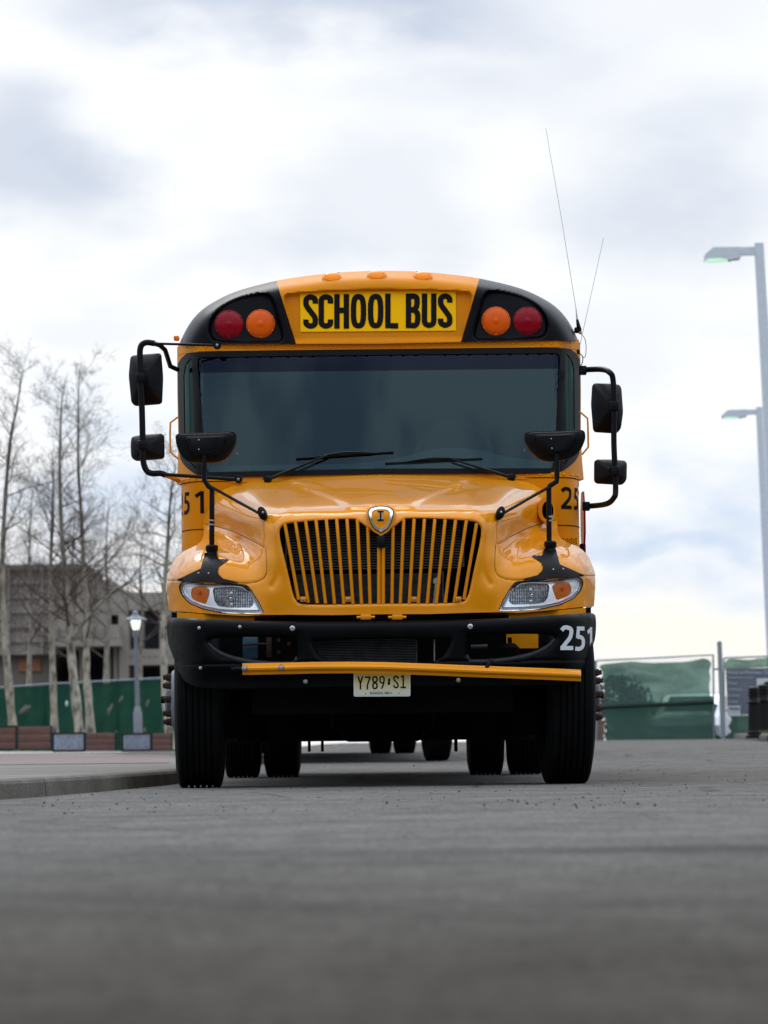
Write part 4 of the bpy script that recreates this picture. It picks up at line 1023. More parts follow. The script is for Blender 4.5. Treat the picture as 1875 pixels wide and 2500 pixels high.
# sign board
sgf = lambda u, v: cap_f(u, v)
sp_ = lambda a, b: C(720 + a / 4.046, 640 + b / 4.046, 20.8)
def sign_y(u, v): return float(cap_base(u, v)[0]) + .044 - .006
MBs = MB(); q = [sp_(50, 290), sp_(1588, 281), sp_(1592, 676), sp_(55, 688)]
nU = 24; vs = []
for k in range(nU + 1):
    t = k / nU
    for (a, b) in ((q[0], q[1]), (q[3], q[2])):
        u = a[0] + (b[0] - a[0]) * t; v = a[1] + (b[1] - a[1]) * t
        vs.append(V3(u, v, sign_y(u, v)))
MBs.add(vs, [(2 * k, 2 * k + 1, 2 * k + 3, 2 * k + 2) for k in range(nU)]); sb = MBs.build('sign_panel', 'sign', bus)
LT = [('S', 82, 228), ('C', 233, 378), ('H', 388, 535), ('O', 551, 704), ('O', 720, 874), ('L', 891, 1030), ('B', 1095, 1240), ('U', 1253, 1398), ('S', 1412, 1556)]
for ch, a0, a1 in LT:
    w = (a1 - a0) / 342
    ytop = 317 - (a0 - 90) * 10 / 1400; ybot = 658 - (a0 - 90) * 10 / 1400
    def fn(a, b, l):
        u, v = sp_(a0 + a / w * (a1 - a0), ybot + (ytop - ybot) * b); return V3(u, v, sign_y(u, v) - .003 - l * .0006).tolist()
    mb = MB(); put_glyph(mb, ch, fn, w, .158); mb.build('sign_letter', 'ink', sb)
# warning lamps
for s_ in (1, -1):
    for (nx, ny, mm) in ((1210.6, 784.3, 'amber'), (1287.7, 784.3, 'red')):
        u, v = C(nx, ny, 20.9); u = abs(u) * s_
        y = float(cap_f(abs(u), v)[0]); p = V3(u, v, y - .012) if True else None
        wl_ = MB().lathe([(0.0905, .05), (.0905, .0), (.089, -.014), (.084, -.016), (.082, -.010)], p, (0, 1, 0), 40).build('warning_lamp', 'lamp_rim_' + mm, bus) if 'lamp_rim_' + mm in M else MB().lathe([(0.0905, .05), (.0905, .0), (.089, -.014), (.084, -.016), (.082, -.010)], p, (0, 1, 0), 40).build('warning_lamp', mm, bus)
        pr = [(0, -.030)]
        for k in range(1, 16):
            r = .082 * k / 15; pr.append((r, -.030 * (1 - (r / .086) ** 2) ** .5 - (.0028 if k % 2 else 0) - .004))
        MB().lathe(pr, p, (0, 1, 0), 40).build('lamp_lens', mm, wl_, angle=60)
        MB().lathe([(0, -.040), (.012, -.039), (.020, -.036), (.022, -.030)], p, (0, 1, 0), 20).build('lamp_centre', mm, wl_)
        mb = MB()
        for k in range(6): th = 2 * pi * k / 6 + pi / 2; mb.box((p[0] + .084 * cos(th), p[1] - .016, p[2] + .084 * sin(th)), (.010, .006, .010), ch=.002)
        mb.build('lamp_bezel_clips', 'amber_dark' if mm == 'amber' else 'red', wl_)
# marker lamps
for nx, ny in ((810.5, 678.5), (920, 673.5), (1032, 676)):
    u, v = C(nx, ny, 20.9); y = float(cap_f(u, v)[0]); c = Vector(V3(u, v, y - .012))
    n2 = Vector(V3(u + 12, v, float(cap_f(u + 12, v)[0]))) - Vector(V3(u - 12, v, float(cap_f(u - 12, v)[0])))
    tx = Vector((n2.x, 0, n2.z)).normalized() if False else Vector((1, 0, -.00018 * u)).normalized(); nrm = Vector((0, -.66, .75)); ty = nrm.cross(tx).normalized(); nrm = tx.cross(ty).normalized()
    if nrm.y > 0: nrm = -nrm
    def dome(a, b, hgt, k0=0, rings=7, n=32, base=-.012):
        vs = []; fs = []
        for i in range(rings + 1):
            r = 1 - i / rings; hh_ = hgt * math.sqrt(max(0, 1 - r * r))
            if i == 0: hh_ = base
            for k in range(n): th = 2 * pi * k / n; vs.append(c + tx * a * r * cos(th) + ty * b * r * sin(th) + nrm * hh_)
        for i in range(rings):
            for k in range(n): fs.append((i * n + k, i * n + (k + 1) % n, (i + 1) * n + (k + 1) % n, (i + 1) * n + k))
        return vs, fs
    ml = MB().add(*dome(.071, .060, .010, base=-.04)).build('marker_lamp', 'paint', bus)
    MB().add(*dome(.062, .050, .024)).build('lamp_lens', 'marker', ml)
    for sx in (-1, 1): MB().lathe([(0, -.004), (.004, -.003), (.005, 0)], c + tx * sx * .042 + nrm * .024, -nrm, 8).build('screw', 'steel', ml)

# ---- bumper
bh = [(931, 1516.5), (1050, 1515), (1150, 1512), (1250, 1508), (1340, 1503), (1400, 1498.5), (1438, 1496.5), (1450, 1499), (1454.5, 1508), (1455, 1535), (1452, 1562), (1444, 1585), (1436, 1607), (1430, 1628), (1418, 1648), (1398, 1662), (1370, 1669), (1300, 1672), (1200, 1673), (931, 1675)]
bo = [(abs(C(*p, 19.4)[0]), C(*p, 19.4)[1]) for p in bh]; bo[0] = (0, bo[0][1]); bo[-1] = (0, bo[-1][1])
bump_out = full([tuple(p) for p in cat_rom(bo, 2)])
fullb = bump_out
fp = lambda a, b: (940 + a / 2.9625, 1450 + b / 2.9625)
ro = [C(*fp(*p), 19.4) for p in [(596, 300), (700, 294), (1000, 286), (1170, 290), (1236, 304), (1190, 368), (1085, 428), (930, 466), (760, 484), (612, 484), (592, 450)]]
ro = [tuple(p) for p in round_poly(ro, [6, 0, 0, 6, 8, 20, 20, 20, 20, 10, 8], 4)]
lo_ = [(-u, v) for u, v in ro]
ch_ = [C(*p, 19.4) for p in [(931, 1616.5), (1055, 1616), (1078, 1606), (1093, 1586), (1100, 1566), (1100, 1558), (931, 1558)]]
ch_ = [(abs(u), v) for u, v in ch_]; ch_[0] = (0, ch_[0][1]); ch_[-1] = (0, ch_[-1][1])
center_o = full([ch_[0]] + [tuple(p) for p in round_poly(ch_[1:-1], [0, 14, 14, 6, 3], 3)] + [ch_[-1]])
topA = np.array(sorted([p for p in bo[:8]]))
def bump_f(u, v):
    u = np.atleast_1d(np.asarray(u, float)); v = np.atleast_1d(np.asarray(v, float)); s = np.abs(u) / 524
    y = .04 * s ** 2 + .46 * np.clip((s - .80) / .20, 0, 1) ** 2.4
    tv = np.interp(np.abs(u), topA[:, 0], topA[:, 1]); y = y + .045 * np.exp(-(v - tv) / 5.0)         # rolled top edge
    y = y + .05 * sstep((v - 1612) / 50)                                                     # face turns under towards the bottom
    P = np.stack([np.abs(u), v], -1)
    y = y + .030 * np.exp(-np.clip(edge_dist(P, ro), 0, 99) / 5.5)
    y = y + .020 * np.exp(-np.clip(edge_dist(np.stack([u, v], -1), center_o), 0, 99) / 4)
    y = y + .012 * np.exp(-((v - 1617) / 4.0) ** 2) * (np.abs(u) > 0)
    return y
bumper = patch(MB(), fullb, [ro, lo_, center_o], bump_f, 3.6, skirt=lambda u, v, y: np.maximum(y + .06, .16), hole_skirt=.07).build('bumper', 'bumper', bus, angle=60)
for s_ in (1, -1):   # lip below the side openings, its highlight painted in as lighter grey
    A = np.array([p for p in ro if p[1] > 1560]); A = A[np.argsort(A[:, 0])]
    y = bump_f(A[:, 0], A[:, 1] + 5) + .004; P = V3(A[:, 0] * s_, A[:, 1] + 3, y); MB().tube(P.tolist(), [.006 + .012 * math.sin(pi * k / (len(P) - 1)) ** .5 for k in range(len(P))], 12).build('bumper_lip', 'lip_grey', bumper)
for nx, ny, r in ((486.6, 1533.6, .011), (585.6, 1531, .011), (714, 1534.5, .017), (490, 1631, .011), (746, 1664, .015), (1148, 1530, .017), (1119, 1661, .015)):
    u, v = C(nx, ny, 19.35); y = float(bump_f(u, v)[0]); p = V3(u, v, y)
    b_ = MB().lathe([(0, -.006), (r * .45, -.006), (r * .5, -.010), (r * .8, -.008), (r, -.003), (r, .002)], p, (0, 1, 0), 20).build('bolt', 'steel', bumper)
for ch, a0, a1, b0, b1 in (('2', 1078, 1256, 840, 1184), ('5', 1278, 1420, 855, 1196), ('1', 1448, 1540, 865, 1196)):
    hq = lambda a, b: C(1180 + a / 5.72, 1380 + b / 5.72, 19.6)
    w = {'2': .55, '5': .52, '1': .5}[ch]
    def fn(a, b, l):
        u, v = hq(a0 + a / w * (a1 - a0), b1 + (b0 - b1) * b); u = min(u, 523.2); return V3(u, v, float(bump_f(u, v)[0]) - .005 - l * .0006).tolist()
    mb = MB(); put_glyph(mb, ch, fn, w, .165); mb.build('fleet_number', 'white_vinyl', bumper)
# things seen through the bumper openings
mb = MB(); mb.box((0, .45, .77), (2.1, .02, .36)); mb.build('bumper_backing', 'chassis', bus)
mb = MB()
for k in range(15): mb.box((-.10, .20, P3(900, 1562 + k * 3.9, .2)[2]), (.60, .02, .004))
mb.box((.20, .2, .77), (.008, .03, .13)); mb.build('lower_cooler', 'radiator', bus, smooth=False)
MB().tube([P3(1061, 1552, .18), P3(1061, 1614, .18)], .0055, 8).build('coolant_pipe', 'steel', bus)
MB().box(P3(612, 1582, .35), (.09, .06, .13), ch=.01).build('washer_tank', 'blue_plastic', bus)
mb = MB(); mb.tube([P3(593, 1574, .30), P3(650, 1572, .30)], .007, 8); mb.box(P3(657, 1580, .3), (.03, .03, .12), ch=.004); mb.build('steering_rod', 'rust', bus)
for a, b in ((680, 1563), (705, 1572), (680, 1592)): MB().lathe([(0, -.01), (.012, -.01), (.012, .01)], P3(a, b, .3), (0, 1, 0), 6).build('frame_bolt', 'rust', bus)
q = P3(1275, 1565, .43); MB().box(q, (.185, .02, .085)).build('inner_panel', 'paint_matt', bus)
mb = MB(); q = P3(1245, 1590, .30); mb.lathe([(0, -.05), (.03, -.045), (.055, -.02), (.06, .03), (0, .03)], q, (0, 0, -1), 20); mb.lathe([(.012, 0), (.012, .08), (0, .08)], q, (0, 0, 1), 10); mb.build('air_horn', 'chassis', bus)
MB().tube([P3(1150, 1580, .28), P3(1190, 1578, .28)], .014, 10).build('tow_hook', 'radiator', bus)
# ---- crossing gate bar, set across the front of the bumper
mb = MB(); rows = []; prof = [(0, .033), (-.006, .032), (-.010, .024), (-.024, .016), (-.032, .004), (-.030, -.006), (-.018, -.014), (-.010, -.018), (-.006, -.033), (0, -.033)]
gx = [(592, 1633.5), (680, 1632), (770, 1630), (860, 1629.5), (940, 1630.5), (1040, 1634), (1150, 1638.5), (1270, 1643), (1350, 1646), (1418, 1649)]
ring = []
for nx, ny in gx:
    yb_ = .04 * (abs(nx - 931) / 524) ** 2 - .035 + .05 * (nx > 1300) * ((nx - 1300) / 120) ** 2
    c = P3(nx, ny, yb_); ring.append([(c.x, yb_ + a, c.z + b) for a, b in prof])
n = len(prof); mb.add([p for r in ring for p in r], [(i * n + k, i * n + (k + 1) % n, (i + 1) * n + (k + 1) % n, (i + 1) * n + k) for i in range(len(ring) - 1) for k in range(n)] + [tuple(range(n))[::-1], tuple((len(ring) - 1) * n + k for k in range(n))])
gate = mb.build('crossing_gate', 'paint', bus, angle=25)
for nx, ny in ((597, 1632), (686.5, 1630)): MB().lathe([(0, -.012), (.012, -.010), (.017, -.004), (.018, .002)], P3(nx, ny, -.058), (0, 1, 0), 18).build('bolt', 'steel', gate)
MB().lathe([(0, -.004), (.005, -.003), (.006, 0)], P3(1414, 1650, -.03), (0, 1, 0), 8).build('rivet', 'steel', gate)
MB().tube([P3(566, 1634, -.01), P3(575, 1632, -.015), P3(594, 1632, -.02)], .011, 8).build('gate_pivot', 'plastic', gate)
mb = MB(); mb.tube([P3(1200, 1610, .0), P3(1192, 1622, -.03), P3(1186, 1634, -.03)], .012, 8); mb.build('gate_rest', 'plastic', gate)
# ---- licence plate
pc = P3(932.7, 1666, .012); pw, ph_ = .322, .160
plate_R = Matrix.Rotation(radians(-.9), 4, 'Y')
pl = empty('licence_plate', pc); pl.parent = bus
pl.rotation_euler = (0, radians(.35), 0)
def plate_fn(x, z, e): return (x, -e, z)
rp = [tuple(p) for p in round_poly([(-pw / 2, -ph_ / 2), (pw / 2, -ph_ / 2), (pw / 2, ph_ / 2), (-pw / 2, ph_ / 2)], .012, 4)]
MB().prism(rp, lambda a, b: (a, 0, b), (0, .003, 0)).build('plate_edge', 'white_vinyl', pl)
rp2 = [(a * .968, b * .945) for a, b in rp]; mb = MB(); mb.add([(a, -.0015, b) for a, b in rp2], [tuple(range(len(rp2)))]); pf = mb.build('plate_face', 'plate', pl)
kx = 1 / 8.73 / F_PX * 19.3
pg = lambda a, b: ((a - 812) * kx, -(b - 400) * kx)
for ch, a0, a1, b0, b1 in (('Y', 295, 408, 272, 550), ('7', 445, 570, 270, 548), ('8', 600, 722, 262, 545), ('9', 752, 872, 262, 535), ('S', 1050, 1168, 254, 530), ('1p', 1205, 1322, 250, 526)):
    w = (a1 - a0) / (b1 - b0)
    def fn(a, b, l):
        x, z = pg(a0 + a / w * (a1 - a0), b1 + (b0 - b1) * b); return (x, -.0028 - l * .0004, z)
    mb = MB(); put_glyph(mb, ch, fn, w, .115); mb.build('plate_character', 'ink', pl)
mb = MB(); bl = [(950, 318), (985, 315), (994, 350), (980, 385), (990, 400), (985, 440), (952, 462), (920, 425), (945, 400), (935, 375)]
mb.add([(pg(a, b)[0], -.0028, pg(a, b)[1]) for a, b in bl], [tuple(range(len(bl)))]); mb.build('plate_emblem', 'ink', pl)
mb = MB()
for a in (460, 1172): mb.lathe([(0, 0), (.0035, 0)], (pg(a, 0)[0], -.0028, pg(0, 642 if a < 800 else 628)[1]), (0, 1, 0), 10)
mb.build('plate_dots', 'ink', pl)
x0, z0 = pg(552, 655); text_mesh('SCHOOL VEH I', .0195, 'ink', 'plate_caption', pl, Matrix.Translation((x0, -.0028, z0 + .001)) @ STAND, .0004, .97)

# ---- mirrors
def housing(outline_px, Y, name, parent, depth=.10, facet=(.5, .5), n=6):
    o = [np.array(P3(x, y, Y)) for x, y in outline_px]; A = np.array(o); c = A.mean(0)
    poly = round_poly([(p[0], p[2]) for p in A], .022, 3); A = np.array(poly); c = A.mean(0); fcx = A.min(0) + (A.max(0) - A.min(0)) * np.array(facet)
    rings = []
    for sc, dy in ((.96, .035), (1, .028), (1.0, 0), (.985, -.012), (.93, -.024), (.62, -depth * .72), (.30, -depth)):
        cc_ = c + (fcx - c) * (1 - sc) * .8
        rings.append([(cc_[0] + (p[0] - c[0]) * sc, Y + dy, cc_[1] + (p[1] - c[1]) * sc) for p in A])
    m_ = len(A); mb = MB(); mb.add([p for r in rings for p in r], [(i * m_ + k, i * m_ + (k + 1) % m_, (i + 1) * m_ + (k + 1) % m_, (i + 1) * m_ + k) for i in range(len(rings) - 1) for k in range(m_)] + [tuple((len(rings) - 1) * m_ + k for k in range(m_))])
    h = mb.build(name, 'plastic', parent, angle=28)
    g = MB(); g.add([(c[0] + (p[0] - c[0]) * .955, Y + .034, c[1] + (p[1] - c[1]) * .955) for p in A], [tuple(range(m_))[::-1]]); g.build('mirror_glass', 'mirror', h)
    return h
lc = lambda a, b: (300 + a / 5.184, 820 + b / 5.184)
mb_off = lambda a, b: (900 + a / 2.592, 620 + b / 2.592)
YM = 1.35
def armature(pts, Y, r=.016, smooth=True, n=10, ys=None):
    P = [P3(x, y, (Y if ys is None else ys[i])) for i, (x, y) in enumerate(pts)]
    Q = cat_rom([tuple(p) for p in P], 5) if smooth else P
    return MB().tube([tuple(q) for q in Q], r, n)
# left pair
ma = armature([lc(700, 430), lc(600, 385), lc(535, 180), lc(470, 120), lc(390, 95)], YM, .015, False, ys=[1.75, 1.7, 1.5, 1.4, 1.35]).build('mirror_arm', 'plastic', bus)
armature([lc(400, 95), lc(290, 85), lc(225, 140), lc(215, 300), lc(225, 600), lc(240, 900), lc(250, 1300), lc(255, 1560), lc(290, 1690), lc(360, 1740), lc(480, 1740), lc(540, 1765)], YM - .12, .0185).build('mirror_post', 'plastic', ma)
armature([lc(520, 1755), lc(640, 1800), lc(705, 1835)], YM, .015, False, ys=[1.24, 1.5, 1.8]).build('lower_bracket', 'paint_matt', ma)
armature([lc(390, 98), lc(700, 105), lc(1190, 120)], YM, .008, False, ys=[1.24, 1.35, 1.44]).build('upper_brace', 'plastic', ma)
armature([lc(540, 1755), lc(800, 1772), lc(1460, 1820)], YM, .011, False, ys=[1.24, 1.35, 1.40]).build('lower_brace', 'plastic', ma)
for q, yy in ((lc(1192, 118), 1.425), (lc(1462, 1815), 1.385)):
    p = P3(*q, yy); b_ = MB().lathe([(0, -.010), (.022, -.010), (.024, 0), (.024, .03)], p, (0, 1, 0), 18).build('brace_foot', 'plastic', ma); MB().lathe([(0, -.015), (.008, -.014), (.010, -.010)], p, (0, 1, 0), 10).build('screw', 'steel', b_)
h1 = housing([lc(95, 250), lc(250, 232), lc(460, 218), lc(485, 235), lc(508, 520), lc(495, 840), lc(460, 862), lc(150, 886), lc(105, 840), lc(72, 500)], YM, 'mirror_housing', bus, .10, (.45, .5))
h2 = housing([lc(105, 1275), lc(240, 1250), lc(490, 1235), lc(522, 1265), lc(525, 1530), lc(500, 1555), lc(160, 1583), lc(105, 1540), lc(97, 1400)], YM, 'mirror_housing', bus, .085, (.42, .35))
for q in (lc(222, 530), lc(245, 1385)):
    MB().box(P3(*q, YM - .125), (.052, .05, .056), ch=.006).build('mirror_clamp', 'plastic', h1 if q[1] < 1000 else h2)
# right pair
ma = armature([mb_off(1345, 737), mb_off(1400, 731), mb_off(1480, 731), mb_off(1525, 750), mb_off(1547, 800), mb_off(1553, 1000), mb_off(1552, 1200), mb_off(1563, 1480), mb_off(1550, 1545), mb_off(1500, 1583), mb_off(1380, 1597)], YM - .12, .0175, ys=[1.7, 1.6, 1.35] + [YM - .12] * 6 + [1.35, 1.7]).build('mirror_post', 'plastic', bus)
for q in (mb_off(1355, 737), mb_off(1376, 1597)):
    mb = MB(); p = P3(*q, 1.60); mb.box(p, (.045, .05, .055), ch=.005); mb.box(p + Vector((-.012, 0, .018)), (.02, .06, .014)); mb.build('mirror_bracket', 'plastic', ma)
h3 = housing([mb_off(1415, 832), mb_off(1428, 818), mb_off(1540, 820), mb_off(1588, 828), mb_off(1600, 850), mb_off(1611, 1000), mb_off(1597, 1105), mb_off(1572, 1135), mb_off(1432, 1126), mb_off(1421, 1110), mb_off(1408, 950)], YM, 'mirror_housing', bus, .10, (.6, .5))
h4 = housing([mb_off(1428, 1312), mb_off(1445, 1300), mb_off(1540, 1300), mb_off(1622, 1308), mb_off(1635, 1325), mb_off(1633, 1430), mb_off(1608, 1461), mb_off(1442, 1452), mb_off(1427, 1435)], YM, 'mirror_housing', bus, .085, (.6, .4))
for q, h_ in ((mb_off(1554, 962), h3), (mb_off(1562, 1375), h4)): MB().box(P3(*q, YM - .125), (.052, .05, .06), ch=.006).build('mirror_clamp', 'plastic', h_)
# guard rods at the body edge
for pts in ([(434, 1018), (416, 1032), (415, 1060), (416, 1104), (436, 1121)], [mb_off(1335, 998), mb_off(1385, 1040), mb_off(1388, 1100), mb_off(1390, 1222), mb_off(1350, 1270)]):
    armature(pts, 1.62, .006, False, 8).build('guard_rod', 'paint_matt', bus)
# crossover mirrors on the fenders
dm = lambda a, b: (940 + a / 2.765, 1120 + b / 2.765)
cross_r = [mb_off(*p) for p in [(985, 1133), (1010, 1125), (1200, 1121), (1345, 1112), (1368, 1122), (1374, 1165), (1350, 1230), (1310, 1278), (1250, 1304), (1150, 1318), (1080, 1305), (1015, 1245), (983, 1180)]]
cross_l = [lc(*p) for p in [(662, 1265), (695, 1235), (960, 1226), (1400, 1209), (1440, 1236), (1438, 1340), (1385, 1475), (1290, 1580), (1180, 1608), (960, 1610), (800, 1595), (725, 1510), (672, 1370)]]
YX = .72
def cross(outl, screws, post, rod, foot, name='crossover_mirror'):
    A = np.array([P3(x, y, YX) for x, y in outl])[:, [0, 2]]; c = A.mean(0); A = np.array(round_poly(A.tolist(), .03, 3)); rings = []
    for sc, dy in ((.94, .07), (.985, .05), (1, .02), (1.0, 0), (.975, -.012), (.93, -.012), (.86, -.022), (.74, -.026), (.66, -.030), (.60, -.055), (.5, -.062)):
        rings.append([(c[0] + (p[0] - c[0]) * sc, YX + dy, c[1] + .012 * (1 - sc) + (p[1] - c[1]) * sc) for p in A])
    m_ = len(A); mb = MB(); mb.add([p for r in rings for p in r], [(i * m_ + k, i * m_ + (k + 1) % m_, (i + 1) * m_ + (k + 1) % m_, (i + 1) * m_ + k) for i in range(len(rings) - 1) for k in range(m_)] + [tuple((len(rings) - 1) * m_ + k for k in range(m_))])
    h = mb.build(name, 'plastic', bus, angle=30)
    g = MB(); rr_ = []
    for sc, dy in ((.96, .065), (.7, .105), (.35, .125)): rr_.append([(c[0] + (p[0] - c[0]) * sc, YX + dy, c[1] + (p[1] - c[1]) * sc) for p in A])
    g.add([p for r in rr_ for p in r], [(i * m_ + k, i * m_ + (k + 1) % m_, (i + 1) * m_ + (k + 1) % m_, (i + 1) * m_ + k) for i in range(2) for k in range(m_)] + [tuple(2 * m_ + k for k in range(m_))]); g.build('mirror_glass', 'mirror', h)
    for s in screws: MB().lathe([(0, -.006), (.004, -.005), (.006, 0)], P3(*s, YX - .062), (0, 1, 0), 10).build('screw', 'steel', h)
    MB().tube([P3(*p, YX - .04) for p in post], .0155, 12).build('mirror_post', 'plastic', h)
    MB().tube([P3(*rod[0], YX - .04), P3(*rod[1], .42)], .009, 8).build('support_rod', 'plastic', h)
    fpnt = P3(*foot, .40); mb = MB(); R_ = Matrix.Rotation(foot_ang(foot), 3, 'Y'); n = 24; vs = []
    for rr2, dy in ((0, -.022), (.6, -.020), (.95, -.010), (1, 0), (.9, .06)): vs += [fpnt + R_ @ Vector((.026 * rr2 * cos(2 * pi * k / n), dy, .042 * rr2 * sin(2 * pi * k / n))) for k in range(n)]
    mb.add(vs, [(i * n + k, i * n + (k + 1) % n, (i + 1) * n + (k + 1) % n, (i + 1) * n + k) for i in range(4) for k in range(n)]); ft = mb.build('rod_foot', 'plastic', h)
    MB().lathe([(0, -.010), (.007, -.008), (.008, 0)], fpnt + Vector((.004, -.022, .004)), (0, 1, 0), 8).build('screw', 'steel', ft)
    return h
def foot_ang(f): return radians(22) if f[0] > 937 else radians(-22)
hr = cross(cross_r, [mb_off(1155, 1170), mb_off(1160, 1231)], [mb_off(1190, 1265), mb_off(1192, 1400), mb_off(1190, 1440), mb_off(1145, 1468), dm(1106, 215), dm(1107, 400), dm(1108, 575)], (dm(1118, 185), dm(800, 367)), dm(778, 367))
hl_ = cross(cross_l, [lc(961, 1317), lc(961, 1437)], [lc(1030, 1500), lc(1030, 1640), lc(1032, 1830), lc(1085, 1905), lc(1128, 1945), (517.3, 1250), (517, 1330)], (lc(1105, 1905), (634, 1254)), (640.5, 1253.5))
# bracket bases on the fenders
br = [dm(*p) for p in [(1072, 606), (1152, 606), (1180, 712), (1345, 786), (1300, 802), (1150, 806), (945, 816), (935, 810), (1030, 785), (1062, 755), (1068, 730), (1055, 700), (992, 660), (1000, 652), (1060, 652)]]
def br_f(u, v):
    u = np.atleast_1d(np.asarray(u, float)); v = np.atleast_1d(np.asarray(v, float))
    return np.minimum(hood_f(u, np.maximum(v, 1345)) - .004, YX - .05)
for s_, h_ in ((1, hr), (-1, hl_)):
    q = [(abs(C(*p)[0]) * s_, C(*p)[1]) for p in br]
    if s_ < 0: q = [(u - 2.5, v) for u, v in q]
    o_ = patch(MB(), dense(q, 5), [], br_f, 5, off=.004, skirt=.05).build('mirror_base', 'plastic', h_, angle=45)
    bcx = (C(*dm(1116, 590))[0] if s_ > 0 else C(517, 1330)[0]); bvv = C(*dm(1116, 590))[1]
    p = V3(bcx, bvv, YX - .045); MB().lathe([(0, .03), (.030, .030), (.037, .022), (.037, -.002), (.030, -.012), (.032, -.04), (.046, -.10)], p, (0, 0, 1), 20).build('mirror_socket', 'plastic', h_)
    p = V3(bcx, C(*dm(1105, 405))[1], YX - .04)
    for dz_ in (-.012, .012): MB().lathe([(.0158, -.005), (.0172, -.004), (.0172, .004), (.0158, .005)], Vector(p) + Vector((0, 0, dz_)), (0, 0, 1), 16).build('post_ring', 'steel', h_)
    for a, b in ((1135, 748), (1202, 745), (1022, 655)):
        u, v = C(*dm(a, b)); u = abs(u) * s_; MB().lathe([(0, -.006), (.005, -.005), (.007, 0)], V3(u, v, float(br_f(u, v)[0]) - .005), (0, 1, 0), 10).build('screw', 'steel', h_)
# ---- wipers
def wiper(pivot, elbow, b0, b1):
    f = lambda q, o=.05: Vector(V3(*C(*q, 20.75), float(ws_f(*C(*q, 20.75))[0]) - o))
    pv = f(pivot, .07); arm = MB().tube([pv, pv.lerp(f(elbow, .05), .25), pv.lerp(f(elbow, .05), .6), f(elbow, .05)], [.016, .018, .012, .009], 8, flat=.6).build('wiper_arm', 'plastic', bus)
    MB().lathe([(0, -.02), (.02, -.018), (.024, 0), (.024, .05)], pv, (0, 1, 0), 16).build('wiper_pivot', 'plastic', arm)
    a, b = f(b0, .022), f(b1, .022); MB().tube([a, b], .0055, 6).build('wiper_blade', 'rubber', arm)
    L = b - a; MB().tube([a + L * .2 + Vector((0, -.008, 0)), a + L * .35 + Vector((0, -.022, .008)), a + L * .5 + Vector((0, -.028, .012)), a + L * .65 + Vector((0, -.022, .008)), a + L * .8 + Vector((0, -.008, 0))], [.005, .008, .010, .008, .005], 6).build('blade_frame', 'plastic', arm)
    MB().tube([pv + Vector((-.03 if pivot[0] < 900 else .03, 0, .0)), pv + Vector((0, -.01, .05)), pv.lerp(f(elbow), .15) + Vector((0, 0, .02))], .003, 6).build('washer_hose', 'rubber', arm)
wiper((653, 1171), (800, 1111), (722, 1119.5), (960.6, 1103)); wiper((1249, 1166), (1104, 1121), (940.5, 1131), (1178, 1119))

# ---- cabin interior
mb = MB(); mb.box((0, 5.6, .93), (2.36, 8.4, .03)); mb.build('cabin_floor', 'interior', bus)
mb = MB(); mb.box((0, 5.8, 2.86), (2.1, 7.9, .03)); mb.build('cabin_ceiling', 'ceiling', bus)
mb = MB(); n = 30; vs = []
for k in range(n + 1):
    x = -1.05 + 2.1 * k / n; hgt = 1.972 + (.095 * math.exp(-((x - .45) / .34) ** 2)); y1 = 1.62
    vs += [(x, 1.56, 1.90), (x, y1, hgt), (x, 2.05, hgt - .03), (x, 2.1, 1.4)]
mb.add(vs, [(4 * k + j, 4 * k + j + 1, 4 * k + 5 + j, 4 * k + 4 + j) for k in range(n) for j in range(3)]); dash = mb.build('dashboard', 'dash', bus, angle=60)
mb = MB()
for k in range(9): mb.box((-.8 + k * .2, 1.60, 1.935), (.07, .04, .012))
mb.build('defroster_slot', 'radiator', dash)
swc = Vector((.47, 2.02, 2.06)); mb = MB(); tl = Matrix.Rotation(radians(-28), 3, 'X')
mb.tube([swc + tl @ Vector((.235 * cos(2 * pi * k / 32), 0, .235 * sin(2 * pi * k / 32))) for k in range(32)], .014, 8, closed=True)
mb.tube([swc + tl @ Vector((-.23, 0, 0)), swc, swc + tl @ Vector((.23, 0, 0))], .012, 6); mb.tube([swc, swc + tl @ Vector((0, 0, -.23))], .014, 6)
mb.build('steering_wheel', 'dash', bus)
mb = MB(); mb.box((.5, 2.75, 1.45), (.5, .5, .14), ch=.04); mb.box((.5, 3.02, 1.85), (.48, .12, .8), ch=.04); mb.build('driver_seat', 'seat', bus)
for k in range(9):
    for s_ in (1, -1):
        mb = MB(); mb.box((s_ * .68, 3.9 + k * .66, 1.70), (.95, .12, .72), ch=.04); mb.box((s_ * .68, 3.7 + k * .66, 1.36), (.95, .4, .12), ch=.03); mb.build('passenger_seat', 'seat', bus)
MB().box((0, 9.6, 1.9), (2.44, .02, 1.9)).build('cabin_rear_lining', 'interior', bus)
